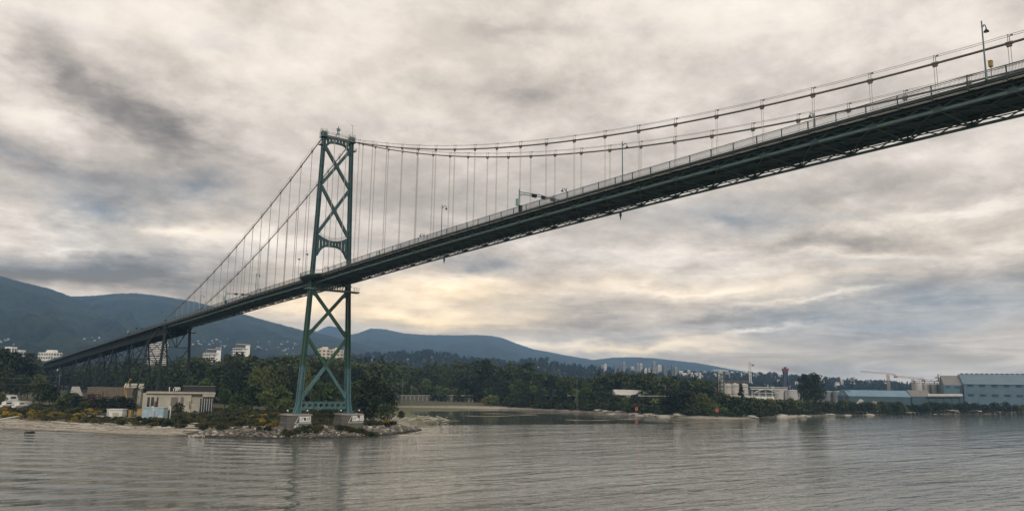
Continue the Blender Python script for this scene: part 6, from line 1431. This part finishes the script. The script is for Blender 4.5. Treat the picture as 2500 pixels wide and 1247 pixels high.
def tower_crane(x, yb, yt, D, xl, xr, yj, label, m_, luff=False):
    p = foot(x, D); p.z = zat(x, yb, D); k = px_m(D); H = zat(x, yt, D)-p.z; r = empty('tower_crane', p, FACE); tag(r, label, 'tower crane', 'tower cranes on the skyline')
    w_ = 1.8; mb = MB()
    for i in (-1, 1):
        for j in (-1, 1): mb.bar((i*w_, j*w_, -8), (i*w_, j*w_, H), .7)
    n = int(H/6)
    for q in range(n): mb.bar((-w_, -w_, H*q/n), (w_, -w_, H*(q+1)/n), .5); mb.bar((w_, w_, H*q/n), (-w_, w_, H*(q+1)/n), .5)
    mb.build('mast', M[m_], r); X = lambda px: (px-x)/k; zl, zr = H+ (yt-yj[0])/k, H+(yt-yj[1])/k; mb = MB()
    a, c, b = Vector((X(xl), 0, zl)), Vector((0, 0, H+1)), Vector((X(xr), 0, zr))
    for e, f in ((a, c), (c, b)):
        for o in (Vector((0, -.9, 0)), Vector((0, .9, 0)), Vector((0, 0, 2.4))): mb.bar(e+o, f+o, .65)
        m = max(3, int((f-e).length/7))
        for i in range(m): mb.bar(e.lerp(f, i/m)+Vector((0, -.9, 0)), e.lerp(f, (i+.5)/m)+Vector((0, 0, 2.4)), .4); mb.bar(e.lerp(f, (i+.5)/m)+Vector((0, 0, 2.4)), e.lerp(f, (i+1)/m)+Vector((0, -.9, 0)), .4)
    mb.build('jib', M[m_], r); MB().box(tuple(b*.93+Vector((0, 0, -1))), (5, 3, 3.6)).build('counterweight', M['tower_dark'], r); MB().box((1.8, -2, H-1), (2.6, 2.6, 3)).build('operator_cab', M['crane_white'], r)
tower_crane(2167, 945, 914, 1500, 2101, 2187, (909, 916), 'red tower crane with the longer jib left of the huge shed', 'crane_red')
tower_crane(2227, 948, 925, 1450, 2180, 2254, (920, 925), 'red tower crane with the shorter jib nearest the huge shed', 'crane_red')
tower_crane(1831, 925, 884, 1700, 1826, 1839, (884, 887), 'tall white tower crane seen end on above the industrial yard', 'crane_white')
tower_crane(2082, 938, 923, 2200, 2078, 2086, (922, 923), 'tiny far tower crane between the round tree and the red cranes', 'crane_red')
tower_crane(1756, 930, 905, 2000, 1740, 1778, (905, 906), 'pale tower crane above the refinery columns', 'crane_white')
def loader():
    D = 1000; p = foot(1917, D); k = px_m(D); z = lambda y: zat(1917, y, D)-p.z; r = empty('ship_loader', p, FACE); tag(r, 'dark blue tapering ship loader tower with a red top', 'ship loader')
    mb = MB(); 
    for s_ in (-1, 1):
        mb.bar((s_*4.6, -3, 0), (s_*1.9, -1.5, z(906)), 1.1); mb.bar((s_*4.6+1, 4, 0), (s_*1.9, 1.5, z(906)), 1.0)
    mb.loft([[(-3.6, -2, z(948)), (-.6, -2, z(948)), (-.6, 2, z(948)), (-3.6, 2, z(948))], [(-1.9, -1.6, z(918)), (1.3, -1.6, z(918)), (1.3, 1.6, z(918)), (-1.9, 1.6, z(918))], [(-3.0, -1.8, z(905)), (3.4, -1.8, z(905)), (3.4, 1.8, z(905)), (-3.4, 1.8, z(905))]])
    mb.bar((2, -1, z(920)), (9.5, -2, z(950)), 1.2); mb.build('loader_frame', M['loader_blue'], r)
    MB().loft([[(-3.2, -1.9, z(905)), (3.2, -1.9, z(905)), (3.2, 1.9, z(905)), (-3.2, 1.9, z(905))], [(-3.8, -2.2, z(899)), (3.8, -2.2, z(899)), (3.8, 2.2, z(899)), (-3.8, 2.2, z(899))]]).build('loader_top', M['loader_red'], r)
    MB().box((0, 0, z(897.5)), (2.2, 2.2, 2.2)).box((0, 0, z(896.4)), (3.4, 2.6, .4)).build('loader_cab', M['loader_blue'], r)
loader()
def refinery():
    D = 640; k = px_m(D); p = foot(1758, D); r = empty('process_tower', p, FACE); tag(r, 'rusty white lattice process tower with pipes right of the wood', 'process tower'); z = lambda y: zat(1758, y, D)-p.z
    mb = MB()
    for i in (-1, 1):
        for j in (-1, 1): mb.bar((i*2.2, j*2.2, 0), (i*2.2, j*2.2, z(912)), .45)
    for q in range(6):
        a, b = z(970)+(z(912)-z(970))*q/6, z(970)+(z(912)-z(970))*(q+1)/6; mb.bar((-2.2, -2.2, a), (2.2, -2.2, b), .25); mb.box((0, 0, b), (5.4, 5.4, .3))
    mb.build('lattice', M['roof_grey'], r); MB().tube([(1, 0, 0), (1, 0, z(908))], 1.1, 10).build('column', M['silo_white'], r); MB().tube([(-1.4, .5, 0), (-1.4, .5, z(925))], .8, 8).build('column', M['rust'], r); MB().tube([(3.6, 0, 0), (3.6, 0, z(935)), (2, 0, z(932))], .5, 8).build('pipe', M['silo_white'], r)
    for i, (x, yt, rr, lb) in enumerate([(1776, 938, 11, 'pale vertical silo right beside the lattice process tower'), (1793, 937, 12, 'pale vertical silo in the middle behind the broken topped tree'), (1815, 938, 12, 'pale vertical silo right of the broken topped tree'), (1742, 948, 8, 'small rusty vertical silo left of the lattice process tower')]):
        q = foot(x, D+20); H = zat(x, yt, D+20)-q.z; R_ = rr/px_m(D+20)*.8; s_ = empty('silo', q); tag(s_, lb, 'silo', 'silos of the process plant'); MB().lathe((0, 0, 0), [(R_, 0), (R_, H), (.3, H+1)], 18).build('silo_shell', M['silo_white' if i < 3 else 'rust'], s_); mb = MB(); [mb.tube([(R_*1.03*math.cos(t*.524), R_*1.03*math.sin(t*.524), H*f) for t in range(13)], .16, 4) for f in (.3, .6, .9)]; mb.build('silo_band', M['rust'], s_)
    q = foot(1797, D+22); zt = zat(1797, 936, D+22)-q.z; s_ = empty('silo_gantry', q, FACE); tag(s_, 'dark walkway gantry across the tops of the process plant silos', 'gantry'); MB().box((0, 0, zt+.6), (62/px_m(D), 5, .6)).build('walkway', M['rust'], s_); mb = MB(); [mb.tube([((-30+6*i)/px_m(D), -2.4, zt+.9), ((-30+6*i)/px_m(D), -2.4, zt+2.2)], .14, 4) for i in range(11)]; mb.tube([(-30/px_m(D), -2.4, zt+2.2), (30/px_m(D), -2.4, zt+2.2)], .16, 4); [mb.bar(((-30+20*i)/px_m(D), 2.3, 0), ((-30+20*i)/px_m(D), 2.3, zt+.4), .5) for i in range(4)]; mb.build('gantry_rail', M['roof_grey'], s_)
    D = 700; q = foot(1875, D); k = px_m(D); z = lambda y: zat(1875, y, D)-q.z; s_ = empty('conveyor', q, FACE-.05); tag(s_, 'long white conveyor gallery running level behind the shore shrubs', 'conveyor')
    MB().box((0, 0, z(949.5)), (86/k, 3.2, 3.2/k)).box((0, 1.5, z(945)), (90/k, 2.2, 1.6/k)).build('gallery', M['silo_white'], s_); mb = MB(); [mb.bar(((-40+16*i)/k, 0, 0), ((-40+16*i)/k, 0, z(952)), .7) for i in range(6)]; mb.build('conveyor_leg', M['tower_grey'], s_)
    q = foot(1868, D-20); s_ = empty('arched_pipe', q, FACE); tag(s_, 'white arched pipe bridge curving below the conveyor gallery', 'pipe bridge'); z = lambda y: zat(1868, y, D-20)-q.z
    MB().tube([((-30+60*i/12)/k, 0, z(960)+(z(950)-z(960))*math.sin(math.pi*i/12)) for i in range(13)], .45, 8).tube([(-30/k, 0, z(959)), (30/k, 0, z(959))], .35, 8).build('pipe', M['silo_white'], s_, True); mb = MB(); [mb.bar(((-28+14*i)/k, 0, 0), ((-28+14*i)/k, 0, z(959)), .5) for i in range(5)]; mb.build('pipe_leg', M['tower_grey'], s_)
    q = foot(1850, 590); s_ = empty('rail_car', q, FACE); tag(s_, 'long white line of covered rail cars above the shore shrubs', 'rail cars'); z = zat(1850, 970, 590)-q.z; mb = MB(); k5 = px_m(590)
    [mb.box(((-40+17*i)/k5, 0, z-.3), (15.5/k5, 2.8, 2.4)) for i in range(5)]; mb.build('car_body', M['white_paint'], s_); mb = MB(); [mb.box(((-46+17*i+11*j)/k5, 0, z-2.3), (.8, 2.2, 1.6)) for i in range(5) for j in (0, 1)]; mb.box((-6/k5, 0, (z-3)/2), (90/k5, 5, z-3)); mb.build('bogie', M['brown_panel'], s_)
refinery()
def heap(x, yt, w, D, m_, label):
    p = foot(x, D); R_ = w/px_m(D)/2; H = zat(x, yt, D)-p.z; o = MB().lathe((0, 0, -.5), [(R_, 0), (R_*.62, H*.42), (R_*.2, H*.92), (.1, H)], 16).build('gravel_heap', M[m_], None, loc=p); tag(o, label, 'heap', 'heaps of gravel on the right shore')
heap(2218, 985, 30, 735, 'gravel_heap', 'pale conical gravel heap on the shore below the dark teal annex')
heap(2097, 972, 44, 735, 'gravel_heap', 'rounded pale heap in front of the long low blue shed')
heap(2128, 976, 40, 728, 'brown_heap', 'brown heap right of the rounded pale heap')
heap(1905, 972, 46, 600, 'brown_heap', 'brown gravel heap left of the round tree pair')

# ------------------------------------------------------------------ distant city on the rise
CITY = [(1467, 1473, 893, 'tower_grey'), (1474, 1482, 890, 'tower_white'), (1500, 1506, 893, 'tower_dark'), (1511, 1518, 892, 'tower_dark'), (1519, 1527, 886, 'tower_grey'), (1538, 1549, 897, 'tower_tan'), (1553, 1561, 888, 'tower_grey'), (1562, 1568, 889, 'tower_white'), (1573, 1580, 901, 'tower_white'), (1582, 1588, 901, 'tower_tan'), (1592, 1601, 885, 'tower_grey'), (1603, 1615, 893, 'tower_white'), (1617, 1628, 894, 'tower_dark'), (1638, 1645, 894, 'tower_dark'), (1646, 1653, 898, 'tower_grey'),
        (1448, 1462, 902, 'tower_white'), (1676, 1685, 905, 'tower_tan'), (1686, 1693, 909, 'tower_white'), (1715, 1724, 908, 'tower_grey'), (1725, 1732, 914, 'tower_white'), (1770, 1782, 909, 'tower_grey'), (1806, 1812, 913, 'tower_white'), (1816, 1827, 909, 'tower_tan'), (1841, 1852, 912, 'tower_grey'), (1872, 1883, 921, 'tower_grey'), (2024, 2030, 932, 'tower_tan'), (2046, 2058, 928, 'tower_tan'), (2108, 2123, 933, 'tower_grey'), (1930, 1938, 932, 'tower_white'), (1660, 1668, 910, 'tower_white')]
ORD = ['slab', 'tower']; Wd = {'tower_grey': 'grey', 'tower_white': 'white', 'tower_dark': 'dark glassy', 'tower_tan': 'tan'}
zone_names = [(1490, 'at the left end of the city skyline'), (1535, 'in the left cluster of the city skyline'), (1590, 'between the two main clusters of the city skyline'), (1632, 'in the tallest cluster of the city skyline'), (1700, 'just right of the tallest city cluster'), (1800, 'behind the lattice process tower'), (1860, 'near the tall white tower crane'), (1960, 'near the dark blue ship loader'), (2130, 'on the low skyline right of the round tree pair')]
CNT = {}
for x0, x1, yt, wl in sorted(CITY):
    z_ = [n for q, n in zone_names if x0 < q][0]; key = (wl, z_); CNT.setdefault(key, []).append((x0, x1, yt))
for (wl, z_), L in CNT.items():
    for i, (x0, x1, yt) in enumerate(L):
        D = 2300+ (x0*37 % 300); q = foot(x0, D); base = zat(x0, 922+max(0, x0-1700)*.045, D)
        lb = Wd[wl]+' high rise '+z_ if len(L) == 1 else (['taller ', 'shorter '] if L[0][2] <= L[-1][2] else ['shorter ', 'taller '])[min(i, 1)]+Wd[wl]+' high rise '+z_
        apartment(x0, x1, yt, D, lb, wl, 'window_band', 14 if x1-x0 < 14 else 8, 'grid' if i % 2 else 'band', .35*((-1)**i), group='high rises of the distant city', zb=base-12, name='high_rise')
# houses: small ones on the slopes and along the foot of the city
def house_mesh(i):
    r3 = random.Random(i); w_, d_, h_ = r3.uniform(11, 17), r3.uniform(9, 12), r3.uniform(5, 8); mb = MB(); mb.box((0, 0, h_/2-2), (w_, d_, h_+4)); mb.mat(1)
    mb.loft([[(x, -d_/2-.8, h_), (x, d_/2+.8, h_), (x, 0, h_+2.6)] for x in (-w_/2-.6, w_/2+.6)]); mb.mat(2)
    for q in (-.3, .05, .32): mb.box((q*w_, -d_/2-.05, h_*.55), (w_*.16, .3, h_*.4))
    return mb.mesh('house', [M['house_white' if i < 5 else 'town_wall'], M['house_roof' if i % 2 else ('house_white' if i < 5 else 'town_wall')], M['window_band']])
HOUSES = [house_mesh(i) for i in range(10)]
def house(p, label, group, s=1.0):
    o = link('house', HOUSES[r_.randrange(5)+(5 if s > .62 or 'city' in group else 0)], None, p+Vector((0, 0, 5 if s > .62 else 0)), FACE+r_.uniform(-.6, .6), s); tag(o, label, 'house', group)
def houses_on(slope, x0, x1, y0, y1, n, label, group, s=1.0):
    for i in range(n):
        x = r_.uniform(x0, x1); y = r_.uniform(y0, y1) if r_.random() < .6 else (y0+y1)/2+r_.gauss(0, (y1-y0)/6); house(on_slope(slope, x, y)+Vector((r_.uniform(-6, 6), r_.uniform(-6, 6), 1.5)), label, group, s*r_.uniform(.5, .95)*.72)
houses_on('mountain2', 100, 250, 822, 850, 34, 'small white house on the mountainside above the left end of the viaduct', 'houses on the mountainside above the viaduct', .75)
houses_on('mountain2', 458, 560, 826, 856, 30, 'small white house on the mountainside between the viaduct and the white blocks', 'houses on the mountainside behind the white blocks', .8)
houses_on('mountain2', 605, 725, 832, 860, 38, 'small white house on the mountainside left of the bridge tower', 'houses on the mountainside left of the tower', .8)
houses_on('mountain1', 2, 60, 828, 842, 8, 'small white house on the dark mountain at the left edge', 'houses on the dark mountain at left', .7)
houses_on('hill6', 880, 1120, 872, 890, 14, 'small white house among the trees on the rise right of the tower', 'houses on the rise right of the tower', .65)
houses_on('hill6', 1120, 1480, 890, 912, 24, 'small white house on the wooded rise left of the city skyline', 'houses on the rise left of the city', .6)
houses_on('hill6', 1480, 1760, 912, 926, 40, 'small white house at the foot of the city high rises', 'houses below the city high rises', .7)
houses_on('hill6', 1760, 2320, 934, 950, 40, 'small pale building on the low rise behind the industrial waterfront', 'buildings behind the industrial waterfront', .9)
houses_on('hill6', 1640, 1920, 908, 930, 40, 'pale low building in the dense town below the white tower crane', 'town buildings below the white crane', 1.5)
houses_on('hill6', 1880, 2200, 930, 946, 25, 'pale low building in the far town right of the ship loader', 'far town buildings right of the ship loader', 1.3)
